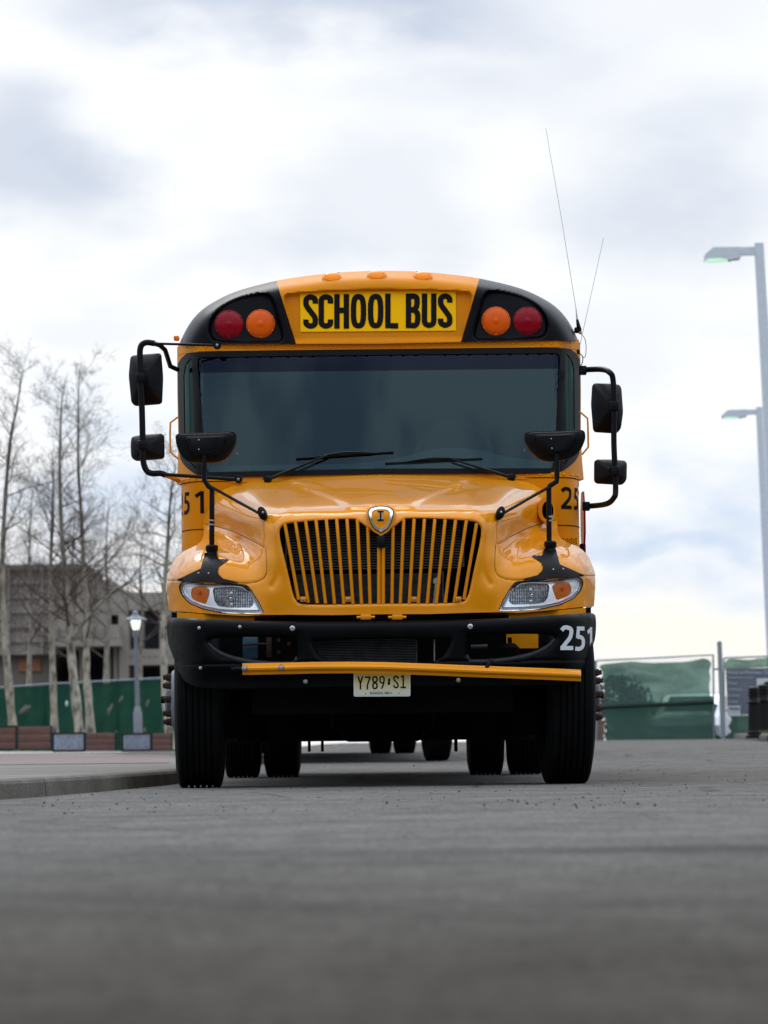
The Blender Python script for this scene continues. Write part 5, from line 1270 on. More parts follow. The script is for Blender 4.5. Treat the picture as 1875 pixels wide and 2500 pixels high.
# ---- body sides with wheel-arch notch
arch = [(7.62 + .66 * cos(t), .52 + .66 * sin(t)) for t in np.linspace(pi - .05, .05, 18)]
for s_ in (1, -1):
    mb = MB(); out = [(1.90, .62)] + [(6.9, .62)] + [p for p in arch if p[1] > .63] + [(8.35, .62), (9.9, .66), (9.9, 2.70), (1.90, 2.70)]
    wins = []
    if s_ < 0: wins.append([(2.05, .95), (2.78, .95), (2.78, 2.50), (2.05, 2.50)])
    else: wins.append([(2.05, 1.85), (2.85, 1.85), (2.85, 2.50), (2.05, 2.50)])
    wins += [[(3.0 + k * .675, 1.95), (3.0 + k * .675 + .60, 1.95), (3.0 + k * .675 + .60, 2.50), (3.0 + k * .675, 2.50)] for k in range(10)]
    V_, F_, _l = patch2d(out, wins, .12)
    mb.add([(s_ * 1.24, a, b) for a, b in V_], F_.tolist())
    side = mb.build('side_panel', 'body_paint', bus, angle=30)
    mb = MB(); mb.add([(s_ * 1.205, a, b) for a, b in V_], F_.tolist()); mb.add([(s_ * 1.215, 1.905, .95), (s_ * 1.02, 1.78, .95), (s_ * 1.02, 1.78, 1.86), (s_ * 1.215, 1.905, 1.86)], [(0, 1, 2, 3)]); mb.build('side_lining', 'interior', bus, angle=30)
    for k, w_ in enumerate(wins):
        nm = 'entrance_door' if (s_ < 0 and k == 0) else 'side_window'
        (a0, b0), (a1, _), (_, b1), _ = w_
        fr = MB()
        for (ya, yb2, za, zb) in ((a0, a1, b0, b0 + .03), (a0, a1, b1 - .03, b1), (a0, a0 + .03, b0 + .03, b1 - .03), (a1 - .03, a1, b0 + .03, b1 - .03)) + (((a0 + .37, a0 + .40, b0 + .03, b1 - .03),) if nm == 'entrance_door' else ((a0 + .03, a1 - .03, (b0 + b1) / 2 - .012, (b0 + b1) / 2 + .012),)):
            fr.box((s_ * 1.237, (ya + yb2) / 2, (za + zb) / 2), (.03, yb2 - ya, zb - za))
        f_ = fr.build(nm, 'rubber', bus)
        mb = MB(); mb.add([(s_ * 1.231, a0 + .02, b0 + .02), (s_ * 1.231, a1 - .02, b0 + .02), (s_ * 1.231, a1 - .02, b1 - .02), (s_ * 1.231, a0 + .02, b1 - .02)], [(0, 1, 2, 3)]); mb.build('pane', 'glass_dark', f_)
    for z in (1.88, 1.45, 1.12):
        if s_ < 0: MB().box((s_ * 1.248, 6.35, z), (.016, 7.0, .045), ch=.006).build('rub_rail', 'cap_black', bus)
        else: MB().box((s_ * 1.248, 6.35 - .25, z), (.016, 7.4, .045), ch=.006).build('rub_rail', 'cap_black', bus)
mb = MB(); mb.box((0, 9.93, 1.72), (2.42, .04, 2.1)); mb.build('rear_wall', 'paint', bus)
mb = MB()
for x in (-.72, 0, .72): mb.box((x, 9.957, 2.2), (.55, .02, .6), ch=.01)
mb.build('rear_window', 'win', bus)
for x, mm in ((-1.05, 'red'), (1.05, 'red'), (-.8, 'amber'), (.8, 'amber')): MB().lathe([(0, .03), (.07, .02), (.09, 0)], (x, 9.955, 2.72 if abs(x) > .9 else 2.74), (0, 1, 0), 20).build('rear_lamp', mm, bus)
mb = MB(); mb.box((0, 10.05, .72), (2.4, .16, .26), ch=.03); mb.build('rear_bumper', 'bumper', bus)
# folded stop arm on the driver side, edge-on
mb = MB(); oc = [(1.95 + .2 * cos(pi / 8 + k * pi / 4), 1.62 + .2 * sin(pi / 8 + k * pi / 4)) for k in range(8)]
mb.prism([(a, b) for a, b in oc], lambda a, b: (1.262, a, b), (.012, 0, 0)); sa = mb.build('stop_arm', 'red', bus)
MB().box((1.262, 1.95, 1.33), (.035, .12, .30), ch=.006).build('stop_arm_motor', 'plastic', sa)
MB().tube([(1.275, 1.9, 1.2), (1.282, 1.88, 1.05), (1.27, 1.88, .95)], .006, 6).build('stop_arm_hose', 'rubber', sa)
# side marker left top
MB().box(P3(431, 826, 2.2), (.035, .06, .03), ch=.008).build('side_marker_lamp', 'amber_dark', bus)
# ---- antennas
b0 = P3(1413, 806, 2.0)
an = MB().box(b0 + Vector((-.006, 0, 0)), (.045, .05, .035), ch=.008).build('antenna_mount', 'plastic', bus)
MB().tube([P3(1413, 800, 1.98), P3(1409, 780, 1.98)], [.014, .008], 10).build('antenna_boot', 'plastic', an)
MB().tube([P3(1409, 780, 1.98), P3(1406, 752, 1.98)], [.0065, .0028], 8).build('antenna_sleeve', 'white_vinyl', an)
MB().tube([P3(1406, 752, 1.98), P3(1370, 530, 1.98), P3(1332.3, 313, 1.98)], [.0016, .0014, .0012], 6).build('antenna_whip', 'steel_dark', an) if 'steel_dark' in M else MB().tube([P3(1406, 752, 1.98), P3(1370, 530, 1.98), P3(1332.3, 313, 1.98)], [.0016, .0014, .0012], 6).build('antenna_whip', 'galv', an)
MB().box(P3(1417, 812.5, 1.96), (.018, .03, .016), ch=.004).build('antenna_light', 'amber_dark', an)
an2 = MB().box(P3(1411, 859, 1.9), (.02, .03, .028), ch=.006).build('antenna_clip', 'plastic', bus)
MB().tube([P3(1413, 855, 1.9), P3(1473.5, 581, 1.9)], [.0016, .0012], 6).build('antenna_whip', 'galv', an2)
MB().tube([tuple(p) for p in cat_rom([tuple(P3(*q, 1.93)) for q in [(1419, 816), (1428, 828), (1431, 850), (1428, 872), (1420, 868), (1413, 858)]], 5)], .002, 6).build('antenna_cable', 'rubber', an2)
MB().tube([tuple(p) for p in cat_rom([tuple(P3(*q, 1.93)) for q in [(1413, 862), (1422, 870), (1422, 884), (1416, 896)]], 5)], .003, 6).build('antenna_cable', 'rubber', an2)

# ---- wheels
def tyre_profile(hw=.135, R=.52, Ri=.29, grooves=True):
    pr = [(Ri, -hw * .72), (Ri + .015, -hw * .88), (Ri + .09, -hw * 1.03), (Ri + .14, -hw * 1.05), (R - .035, -hw * .97), (R - .010, -hw * .90), (R, -hw * .80)]
    if grooves:
        for g in (-.52, -.26, 0, .26, .52):
            c = hw * g; pr += [(R, c - .006), (R - .014, c - .004), (R - .014, c + .004), (R, c + .006)]
    pr += [(R, hw * .80), (R - .010, hw * .90), (R - .035, hw * .97), (Ri + .14, hw * 1.05), (Ri + .09, hw * 1.03), (Ri + .015, hw * .88), (Ri, hw * .72)]
    return pr
def wheel(x, y, s_, kind, parent, steer=0, zc=.519):
    pv = empty('wheel_pivot', (0, 0, 0)) if False else None
    R_ = Matrix.Rotation(steer, 3, 'Z'); ax = R_ @ Vector((s_, 0, 0)); c = Vector((x, y, zc))
    ty = MB().lathe(tyre_profile(), c, ax, 72).build('tyre', 'tyre', parent, angle=30)
    if kind == 'front':
        MB().lathe([(.295, .095), (.285, .118), (.27, .122), (.262, .10), (.20, .12), (.165, .165), (.155, .168), (.10, .168), (.088, .172), (.085, .195), (.07, .205), (0, .207)], c, ax, 48).build('rim', 'rim', ty, angle=30)
        nr, no, nl = .138, .168, .048
    else:
        MB().lathe([(.295, .10), (.285, .12), (.26, .11), (.24, .02), (.2, -.03), (.11, -.04), (.11, .07), (0, .08)], c, ax, 40).build('rim', 'rim', ty, angle=30)
        nr, no, nl = .142, -.02, .05
    b_ = ax.cross(Vector((0, 0, 1))).normalized()
    if kind in ('front', 'outer'):
        for k in range(10):
            th = 2 * pi * (k + .5) / 10; p = c + ax * (no - .005) + (Vector((0, 0, 1)) * cos(th) + b_ * sin(th)) * nr
            MB().lathe([(.024, 0), (.024, nl * .28), (.020, nl * .30), (.020, nl * .78), (.014, nl * .80), (.014, nl * 1.12), (0, nl * 1.12)], p, ax, 6).build('lug_nut', 'rust', ty, smooth=False)
        if kind == 'front':
            MB().lathe([(.0, .0), (.022, 0), (.022, .02), (.018, .026), (0, .026)], c + ax * .205, ax, 8).build('hub_cap', 'chassis', ty)
    return ty
for s_ in (1, -1):
    wheel(s_ * 1.075, .78, s_, 'front', bus, radians(2.2))
    wheel(s_ * 1.115, 7.62, s_, 'outer', bus); wheel(s_ * .80, 7.62, -s_, 'inner', bus)
# ---- chassis
MB().box((0, .78, .50), (1.80, .13, .14), ch=.02).build('front_axle', 'chassis', bus)
for s_ in (1, -1):
    MB().box((s_ * .43, 5.0, .80), (.08, 9.0, .26), ch=.01).build('frame_rail', 'chassis', bus)
    MB().tube([(s_ * .43, .15, .66), (s_ * .43, .45, .57), (s_ * .43, .78, .55), (s_ * .43, 1.2, .58), (s_ * .43, 1.55, .68)], .045, 8).build('leaf_spring', 'chassis', bus)
    MB().box((s_ * .95, 1.52, .66), (.50, .02, .74)).build('wheel_well', 'chassis', bus)
    MB().box((s_ * .95, 5.85, .45), (.45, .02, .36)).build('mud_flap', 'tyre', bus)
mb = MB(); mb.box((0, 1.45, .62), (.62, 1.1, .62), ch=.05); mb.box((0, 1.35, .33), (.5, .7, .14), ch=.04); mb.build('engine', 'chassis', bus)
mb = MB(); mb.tube([(0, 2.0, .62), (0, 2.9, .6), (0, 3.1, .58)], [.26, .22, .1], 16); mb.tube([(0, 3.1, .58), (0, 7.3, .52)], .06, 12); mb.build('driveshaft', 'chassis', bus)
mb = MB(); mb.box((.0, 4.4, .52), (1.7, 1.3, .46), ch=.06); mb.build('fuel_tank', 'chassis', bus)
mb = MB(); mb.box((0, 2.6, .5), (1.9, .12, .46), ch=.02); mb.box((0, 3.4, .42), (1.4, .5, .3), ch=.03); mb.build('cross_member', 'chassis', bus)
mb = MB(); mb.tube([(-.75, 7.62, .52), (.75, 7.62, .52)], .09, 14); mb.lathe([(0, -.26), (.14, -.22), (.235, -.08), (.255, .06), (.18, .2), (.06, .3)], (0, 7.55, .55), (0, 1, 0), 24); mb.build('rear_axle', 'chassis', bus)
mb = MB(); mb.box((0, 5.6, .88), (2.40, 8.5, .05)); mb.box((0, 1.05, .96), (1.70, 1.2, .04)); mb.build('underbody', 'chassis', bus)
mb = MB(); mb.box((0, 7.0, .62), (.9, 2.4, .40)); mb.build('tank_guard', 'chassis', bus)
mb = MB()
for nx in (755, 787): p = P3(nx, 1822, 4.5); mb.box((p.x, 4.5, .26), (.02, .02, .12))
for nx, yy in ((1113, 1826),): p = P3(nx, yy, 5.0); mb.box((p.x, 5, .27), (.025, .02, .16))
mb.build('hanger_strap', 'chassis', bus)
mb = MB(); mb.box((0, .28, .50), (1.5, .04, .16)); mb.build('air_dam', 'chassis', bus)

# ---- second bus parked behind
bus2 = copy_tree(bus, None, skip=('fleet_number', 'licence_plate', 'sign_letter', 'antenna_mount', 'antenna_clip', 'passenger_seat'))
Y2 = 18.2; bus2.location = (-.46, Y2 - .78, float(interp(37.5, GR)) + .0)
bus2.rotation_euler = (radians(.62), 0, radians(3.0))
tag(bus2, 'second yellow bus parked behind the foreground one, only its tyres showing beneath it', 'school bus', 'school buses in line')

# ================================================================== SURROUNDINGS
def at(nx, ny, D):
    d = photo_dir(nx, ny); t = (D - 0.0) / d.y; return Vector((CAM.x, CAM.y, CAM.z)) + d * t
def ac(a, b): return (a / 3.318, 1350 + b / 3.318)          # left background crop
def a3(a, b): return (a / 3.456, 850 + b / 3.456)
def ar(a, b): return (1400 + a / 3.493, 1500 + b / 3.493)   # right background crop
def along(mb, pts, r, n=8): mb.tube([tuple(p) for p in pts], r, n); return mb

# ---- bare trees
def tree(path, D, seed, label, r0=.11, n1=26, spread=1.0, limb=None, group='bare trees along the pavement', dens=1.0, top_frac=.3, rt=.02):
    rg = random.Random(seed); P = [at(x, y, D) for x, y in path]
    for i, p in enumerate(P): p.y += .25 * sin(seed + i * .7)
    Q = [Vector(p) for p in cat_rom([tuple(p) for p in P], 4)]; n = len(Q)
    base = Q[0].copy(); rs = [r0 * (1 - .97 * (i / (n - 1)) ** .85) + .003 for i in range(n)]
    rs = [r * (1 + .10 * math.sin(i * 1.7 + seed)) for i, r in enumerate(rs)]
    root = empty('bare_tree', base); tag(root, label, 'tree', group)
    T = MB(); T.tube([tuple(q - base) for q in Q], rs, 9)
    B = MB()
    def branch(p, d, L, r, lev):
        segs = 5 if lev < 3 else 3; pts = [p]; rr = [r]; c = p.copy(); dd = d.copy()
        for k in range(segs):
            dd = (dd + Vector((rg.gauss(0, .17), rg.gauss(0, .17), rg.gauss(.05, .13)))).normalized()
            c = c + dd * (L / segs); pts.append(c); rr.append(max(.0022, r * (1 - .8 * (k + 1) / segs)))
        B.tube([tuple(q - base) for q in pts], rr, 5 if lev < 2 else 3, cap=False)
        if lev < 4:
            m_ = {1: 6, 2: 5, 3: 2}[lev]
            for k in range(m_):
                t = rg.uniform(.15, 1); i = min(segs - 1, int(t * segs)); f_ = t * segs - i
                q = pts[i].lerp(pts[i + 1], f_); ax = (pts[i + 1] - pts[i]).normalized()
                per = ax.cross(Vector((rg.gauss(0, 1), rg.gauss(0, 1), rg.gauss(0, 1)))).normalized()
                nd = (ax * rg.uniform(.5, .9) + per * rg.uniform(.5, 1.0) + Vector((0, 0, .12))).normalized()
                branch(q, nd, L * rg.uniform(.35, .62), max(.003, rr[i] * .55), lev + 1)
    for k in range(int(n1 * dens * .85)):
        t = top_frac + (1 - top_frac) * min(1, (k + rg.random()) / (n1 * dens * .85)); i = min(n - 2, int(t * (n - 1)))
        a = rg.uniform(0, 2 * pi); el = rg.uniform(.15, .70) + .3 * t; d = Vector((cos(a) * cos(el), sin(a) * cos(el), sin(el)))
        branch(Q[i].copy(), d, spread * rg.uniform(1.0, 2.3) * (1.42 - 1.12 * t), max(.008, rs[i] * .38), 1)
    if limb:
        Lp = [at(x, y, D) for x, y in limb]; LQ = [Vector(p) for p in cat_rom([tuple(p) for p in Lp], 4)]
        T.tube([tuple(q - base) for q in LQ], [.062 * (1 - .7 * i / (len(LQ) - 1)) for i in range(len(LQ))], 7)
        for i in range(4, len(LQ), 2): branch(LQ[i].copy(), Vector((rg.uniform(-.3, .8), rg.uniform(-.6, .6), .5)).normalized(), 1.1, .014, 2)
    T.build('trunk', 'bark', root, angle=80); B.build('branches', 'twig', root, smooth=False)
    return root
tree([(40, 1830), (30, 1750), (22, 1640), (14, 1550), (8, 1450), (6, 1350), (9, 1240), (17, 1125), (27, 1047), (40, 1000), (52, 937), (60, 905)], 76, 3, 'leftmost bare tree, tallest thin crown, trunk at the left edge of the photo')
tree([(137, 1830), (133, 1720), (128, 1600), (123, 1500), (121, 1400), (124, 1300), (127, 1220), (131, 1150), (128, 1100)], 80, 11, 'bare tree with the straight upright trunk behind the grey end of the middle planter', r0=.10, n1=22)
tree([(203, 1830), (191, 1750), (178, 1640), (168, 1550), (163, 1480), (158, 1400), (152, 1330), (149, 1240), (148, 1150), (150, 1060), (152, 985), (160, 925)], 77, 5, 'bare tree with leaning mottled trunk and a thick pale limb rising to the right', r0=.125, n1=30,
     limb=[(176, 1562), (190, 1540), (215, 1505), (250, 1468), (285, 1440), (316, 1424)])
tree([(226, 1830), (219, 1720), (212, 1640), (210, 1560), (208, 1450), (202, 1380), (197, 1260), (191, 1150), (192, 1060), (194, 966), (196, 900)], 79, 17, 'slender bare tree just right of the leaning one, trunk above the middle brown planter', r0=.11, n1=30, spread=1.15)
tree([(420, 1830), (410, 1750), (402, 1650), (400, 1560), (398, 1480), (402, 1400), (408, 1330), (412, 1260), (419, 1200), (426, 1160), (431, 1130)], 74, 23, 'bare tree closest to the bus, its trunk partly hidden by the fender', r0=.10, n1=30, spread=1.05)
tree([(-85, 1830), (-88, 1650), (-92, 1500), (-90, 1350), (-80, 1200), (-70, 1080), (-66, 980)], 75, 31, 'bare tree standing outside the left edge, only its branch tips showing', r0=.11, n1=20)
for k, (x, top, D, sd) in enumerate([(75, 1190, 118, 41), (178, 1230, 125, 43), (262, 1215, 116, 47), (345, 1300, 122, 53), (470, 1260, 120, 59), (-20, 1170, 121, 61)]):
    tree([(x, 1826), (x - 3, 1650), (x + 4, 1500), (x - 2, (1500 + top) / 2), (x + 5, top)], D, sd,
         ['farther bare tree behind the fence near the left edge', 'farther bare tree behind the fence between the paired trunks', 'farther bare tree behind the fence left of the lit lamp', 'farther bare tree behind the fence right of the lit lamp', 'farther bare tree behind the fence, hidden mostly by the bus', 'farther bare tree behind the fence at the very left edge'][k],
         r0=.13, n1=17, spread=1.9, group='bare trees beyond the fence', top_frac=.35)

# ---- concrete building on the left
def pxbox(mb, a0, b0, a1, b1, D, dep, conv=ac, back=0.0):
    p = at(*conv(a0, b0), D + back); q = at(*conv(a1, b1), D + back)
    x0, x1 = min(p.x, q.x), max(p.x, q.x); z0, z1 = min(p.z, q.z), max(p.z, q.z)
    mb.box(((x0 + x1) / 2, p.y + dep / 2, (z0 + z1) / 2), (x1 - x0, dep, z1 - z0)); return mb
bd = empty('concrete_building', at(*ac(700, 1600), 140)); tag(bd, 'low grey-brown concrete building with open dark bays behind the trees and green fence', 'building')
off_b = bd.location.copy()
def bpart(name, boxes, material, parent=bd, D=140, dep=3, back=0):
    mb = MB()
    for b in boxes: pxbox(mb, *b, D, dep, back=back)
    mb.v = [(x - off_b.x, y - off_b.y, z - off_b.z) for x, y, z in mb.v]; return mb.build(name, material, parent)
w1 = bpart('wall', [(-1500, 130, 455, 820), (455, 130, 700, 640)], 'concrete', dep=8)
bpart('wall', [(700, 215, 900, 640), (900, 300, 1040, 500)], 'concrete', dep=7, back=.5)
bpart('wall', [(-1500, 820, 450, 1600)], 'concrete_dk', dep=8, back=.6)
bpart('wall', [(1040, 320, 1800, 455), (1290, 455, 1800, 780)], 'concrete', dep=8, back=.2)
for a in (-1100, -700, -300, 60, 330): bpart('fin', [(a, 130, a + 16, 820)], 'concrete', dep=.5, back=-.5)
for b in range(240, 820, 118): bpart('formwork_ledge', [(-1500, b, 455, b + 9)], 'concrete', dep=.14, back=-.12)
bpart('balcony', [(440, 585, 955, 690)], 'concrete', dep=5, back=-2.2)
bpart('floor_slab', [(430, 700, 965, 752)], 'concrete', dep=7, back=-2.6)
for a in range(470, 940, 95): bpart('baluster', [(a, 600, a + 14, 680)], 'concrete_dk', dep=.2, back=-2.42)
bpart('dark_bay', [(440, 640, 965, 1600)], 'dark', dep=.4, back=3)
for a0, a1 in ((640, 672), (862, 900), (918, 958)): bpart('column', [(a0, 752, a1, 1600)], 'concrete', dep=1.0, back=-.5)
bpart('pier', [(960, 500, 1042, 1600)], 'concrete', dep=6, back=-.6)
bpart('window_bay', [(1042, 455, 1292, 780)], 'dark', dep=.4, back=2.5)
gw = bpart('window', [(1060, 470, 1160, 770), (1175, 470, 1285, 770)], 'win', dep=.1, back=1.4); bpart('frame', [(1042, 540, 1056, 780), (1162, 455, 1173, 780)], 'galv', gw, dep=.2, back=1.3)
bpart('spandrel', [(1042, 780, 1800, 900)], 'concrete', dep=6, back=-.2)
for a in range(1060, 1700, 48): bpart('notch', [(a, 830, a + 14, 842)], 'concrete_dk', dep=.05, back=-.25)
bpart('dark_bay', [(1042, 900, 1800, 1600)], 'dark', dep=.4, back=3)
bpart('column', [(1300, 900, 1345, 1600)], 'concrete', dep=1, back=.2)
bpart('mural', [(150, 860, 330, 960)], 'plank', dep=.05, back=.5)
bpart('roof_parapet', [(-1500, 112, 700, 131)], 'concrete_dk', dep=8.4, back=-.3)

# ---- green screened fence, left
def fence(top, bot, D, label, group, material='screen', tears=(), nseg=90, every=15, name='screened_fence', wave=.06):
    root = empty(name, at(*bot[len(bot) // 2], D)); tag(root, label, 'fence', group); o = root.location.copy()
    tx = np.linspace(top[0][0], top[-1][0], nseg + 1); ty = np.interp(tx, [p[0] for p in top], [p[1] for p in top]); by = np.interp(tx, [p[0] for p in bot], [p[1] for p in bot])
    mb = MB(); rows = 12; vs = []
    for j in range(rows + 1):
        for i in range(nseg + 1):
            y_ = ty[i] + (by[i] - ty[i]) * j / rows + (1.2 * sin(i * .9) + .8 * sin(i * .37)) * (1 - j / rows)
            p = at(tx[i], y_ + (1.5 if j == 0 else 0), D); p.y += wave * (sin(i * 1.1 + j * .5) + .6 * sin(i * .45 - j * .9)); vs.append(p - o)
    n = nseg + 1; mb.add(vs, [(j * n + i, j * n + i + 1, (j + 1) * n + i + 1, (j + 1) * n + i) for j in range(rows) for i in range(nseg)])
    mb.build('screen', material, root, angle=90)
    mb = MB(); mb.tube([at(x, y - 1.5, D + .12) - o for x, y in zip(tx, ty)], .024, 6); mb.build('top_rail', 'galv', root)
    mb = MB(); mb.tube([at(x, y + (b - y) * .88, D - .1) - o for x, y, b in zip(tx, ty, by)], .012, 6); mb.build('bottom_wire', 'hem', root)
    for i in range(0, nseg + 1, every):
        MB().tube([at(tx[i], by[i], D + .15) - o, at(tx[i] - 1, ty[i] - 4, D + .15) - o], .034, 8).build('post', 'galv', root)
    rg = random.Random(5)
    for (cx, cy, w, h, an) in tears:
        pts = []
        for k in range(9):
            th = 2 * pi * k / 9; rr = rg.uniform(.6, 1.1); a, b = cos(th) * w * rr, sin(th) * h * rr
            q = ac(cx + a * cos(an) - b * sin(an), cy + a * sin(an) + b * cos(an)); pts.append(at(*q, D - .22) - o)
        mb = MB(); c = sum(pts, Vector()) / 9 + Vector((0, -.05, 0)); mb.add([c] + pts, [(0, k + 1, (k + 1) % 9 + 1) for k in range(9)]); mb.build('torn_flap', 'white_vinyl' if cx in (540, 890) else 'pave', root)
    return root
fence([(-420, 1700), (0, 1680), (110, 1672), (395, 1657), (640, 1648)], [(-420, 1838), (640, 1832)], 100, 'long green screened construction fence with torn flaps behind the trees on the left', 'screened construction fences',
      tears=[(205, 1262, 22, 62, .9), (540, 1220, 14, 34, .2), (893, 1262, 18, 60, .5), (980, 1185, 12, 34, .5), (1197, 1212, 12, 40, .3), (930, 1470, 14, 40, .5), (1172, 1440, 16, 22, .2)])

# ---- lit post-top lamp on the left
DL = 90
def lp_(a, b): return at(*ac(a, b), DL)
b0 = lp_(1122, 1600); lamp = empty('post_lamp', b0); tag(lamp, 'grey pedestrian lamp post with flat round hood and lit glass, between the bare trees', 'street lamp')
axis = (lp_(1096, 480) - b0); H = axis.length; ax = axis.normalized(); k = 1 / 3.318 / (F_PX / DL)
def hz(b): return (1600 - b) * k
def lath(name, prof, m_, parent=lamp, n=20): return MB().lathe([(r * k, hz(b)) for r, b in prof], (0, 0, 0), ax, n).build(name, m_, parent)
lath('base', [(36, 1600), (36, 1300), (30, 1285), (26, 1255), (19, 1245)], 'post_grey'); lath('post', [(19, 1250), (17, 700), (20, 690), (27, 680), (30, 650), (28, 625)], 'post_grey')
g_ = lath('lamp_glass', [(27, 625), (33, 600), (42, 560), (42, 546), (0, 546)], 'lamp_lit'); lath('hood', [(95, 548), (92, 538), (50, 522), (28, 505), (24, 480), (10, 470), (0, 468)], 'post_grey')
mb = MB()
for t in range(4):
    r1 = 30 * k; r2 = 44 * k; d1 = ax.cross(Vector((0, 1, 0))).normalized(); d2 = ax.cross(d1); dv = d1 * cos(t * pi / 2 + .6) + d2 * sin(t * pi / 2 + .6); mb.tube([dv * r1 + ax * hz(625), dv * r2 + ax * hz(546)], .008, 5)
mb.build('lamp_cage', 'post_grey', lamp)

# ---- tall area lights on the right
def area(x_top, y_top, x_bot, D, hw, label, arm, head, lens):
    t = at(x_top, y_top, D); b = at(x_bot, 1815, D); root = empty('area_light', b); tag(root, label, 'street lamp', 'tall area lights on square poles')
    w = hw; d = (t - b); R = d.to_track_quat('Z', 'Y').to_matrix()
    # square tapered pole
    vs = []
    for zf, sc in ((0, 1.5), (1, 1.0)):
        for sx, sy in ((-1, -1), (1, -1), (1, 1), (-1, 1)): vs.append(d * zf + Vector((sx * w * sc, sy * w * sc, 0)))
    MB().add(vs, [(0, 1, 5, 4), (1, 2, 6, 5), (2, 3, 7, 6), (3, 0, 4, 7), (4, 5, 6, 7)]).build('pole', 'pole', root)
    MB().box((0, 0, .12), (w * 5, w * 5, .24), ch=.02).build('pole_base', 'pole', root)
    def pr(pts, dep, name, m_, ch=0):
        P = [at(*q, D - dep / 2) - b for q in pts]; mb = MB(); n = len(P)
        mb.add(P + [p + Vector((0, dep, 0)) for p in P], [tuple(range(n)), tuple(range(n, 2 * n))[::-1]] + [(i, i + n, (i + 1) % n + n, (i + 1) % n) for i in range(n)]); return mb.build(name, m_, root)
    pr(arm, w * 1.3, 'arm', 'pole'); hd = pr(head, w * 3.6, 'lamp_head', 'pole'); l_ = pr(lens, w * 3.0, 'lens', 'lamp_lens')
L1 = lambda a, b: (1675 + a / 3.95, 540 + b / 3.95)
area(1852.5, 594, 1921, 79, .10, 'taller-looking grey area light with shoebox head near the right edge', [L1(520, 250), L1(670, 245), L1(670, 322), L1(525, 328)], [L1(186, 385), L1(184, 318), L1(262, 250), L1(528, 246), L1(536, 330), L1(524, 356), L1(455, 362), L1(446, 372), L1(330, 352), L1(210, 356)], [L1(205, 350), L1(330, 346), L1(425, 358), L1(400, 374), L1(300, 382), L1(208, 388)])
area(1853, 994, 1893, 119, .10, 'farther, lower-looking grey area light below the first one at the right edge', [L1(580, 1818), L1(690, 1814), L1(690, 1862), L1(585, 1864)], [L1(356, 1905), L1(348, 1868), L1(405, 1820), L1(585, 1814), L1(594, 1866), L1(585, 1884), L1(545, 1890), L1(535, 1896), L1(460, 1884), L1(375, 1886)], [L1(372, 1884), L1(460, 1880), L1(530, 1890), L1(500, 1898), L1(376, 1906)])

# ---- planters
def planter(corner_a, b_top, b_bot, wl_, wr, D, label, mats, extra_gap=False):
    q = at(*ac(corner_a, b_bot), D); kk = 1 / 3.318 / (F_PX / D); h = (b_bot - b_top) * kk
    th = radians(40); L1_ = wl_ * kk / cos(th); L2_ = wr * kk / sin(th)
    root = empty('planter', q, 0); tag(root, label, 'planter', 'low planters on the pavement')
    d1 = Vector((-cos(th), sin(th), 0)); d2 = Vector((sin(th), cos(th), 0))
    def wall(d, L, m_, nrm):
        ang = math.atan2(d.y, d.x); R = Matrix.Rotation(ang, 3, 'Z')
        if m_ == 'wood':
            mb = MB()
            for i in range(3):
                hh_ = h / 3; mb.box(d * (L / 2) + Vector((0, 0, hh_ * (i + .5))), (L, .035, hh_ - .012), R=R, ch=.004)
            return mb.build('board_side', 'wood', root)
        mb = MB(); mb.box(d * (L / 2) + Vector((0, 0, h / 2)), (L - .06, .02, h - .06), R=R); pn = mb.build('steel_panel', 'planter_steel', root)
        for i in (.15, .5, .85):
            for j in (.2, .8): MB().lathe([(0, -.008), (.012, -.006), (.014, 0)], d * (L * i) + Vector((0, 0, h * j)) - nrm * .012, nrm, 8).build('rivet', 'hem', pn)
        return pn
    wall(d1, L1_, mats[0], d2); wall(d2, L2_, mats[1], d1)
    o2 = d1 * L1_; 
    R1 = Matrix.Rotation(math.atan2(d1.y, d1.x), 3, 'Z'); R2 = Matrix.Rotation(math.atan2(d2.y, d2.x), 3, 'Z')
    MB().box(d1 * (L1_ / 2) + d2 * L2_ + Vector((0, 0, h / 2)), (L1_, .03, h), R=R1).build('back_side', 'wood', root); MB().box(d2 * (L2_ / 2) + d1 * L1_ + Vector((0, 0, h / 2)), (L2_, .03, h), R=R2).build('back_side', 'wood', root)
    for e in (0, h): MB().box(d1 * (L1_ / 2) + Vector((0, 0, e)), (L1_, .045, .03), R=R1).build('frame_rail', 'hem', root)
    for v in (Vector(), d1 * L1_, d2 * L2_, d1 * L1_ + d2 * L2_): MB().box(v + Vector((0, 0, h / 2)), (.04, .04, h + .02), R=R1).build('frame_post', 'hem', root)
planter(136, 1405, 1592, 250, 245, 60, 'nearest brown board planter, at the left edge of the photo', ('wood', 'wood'))
planter(687, 1458, 1603, 276, 222, 65, 'middle planter with blue-grey steel end on its left and brown boards on its right', ('steel', 'wood'))
planter(1226, 1462, 1600, 248, 150, 66, 'planter nearest the bus, in front of the grey lamp post, steel end and brown boards', ('steel', 'wood'))

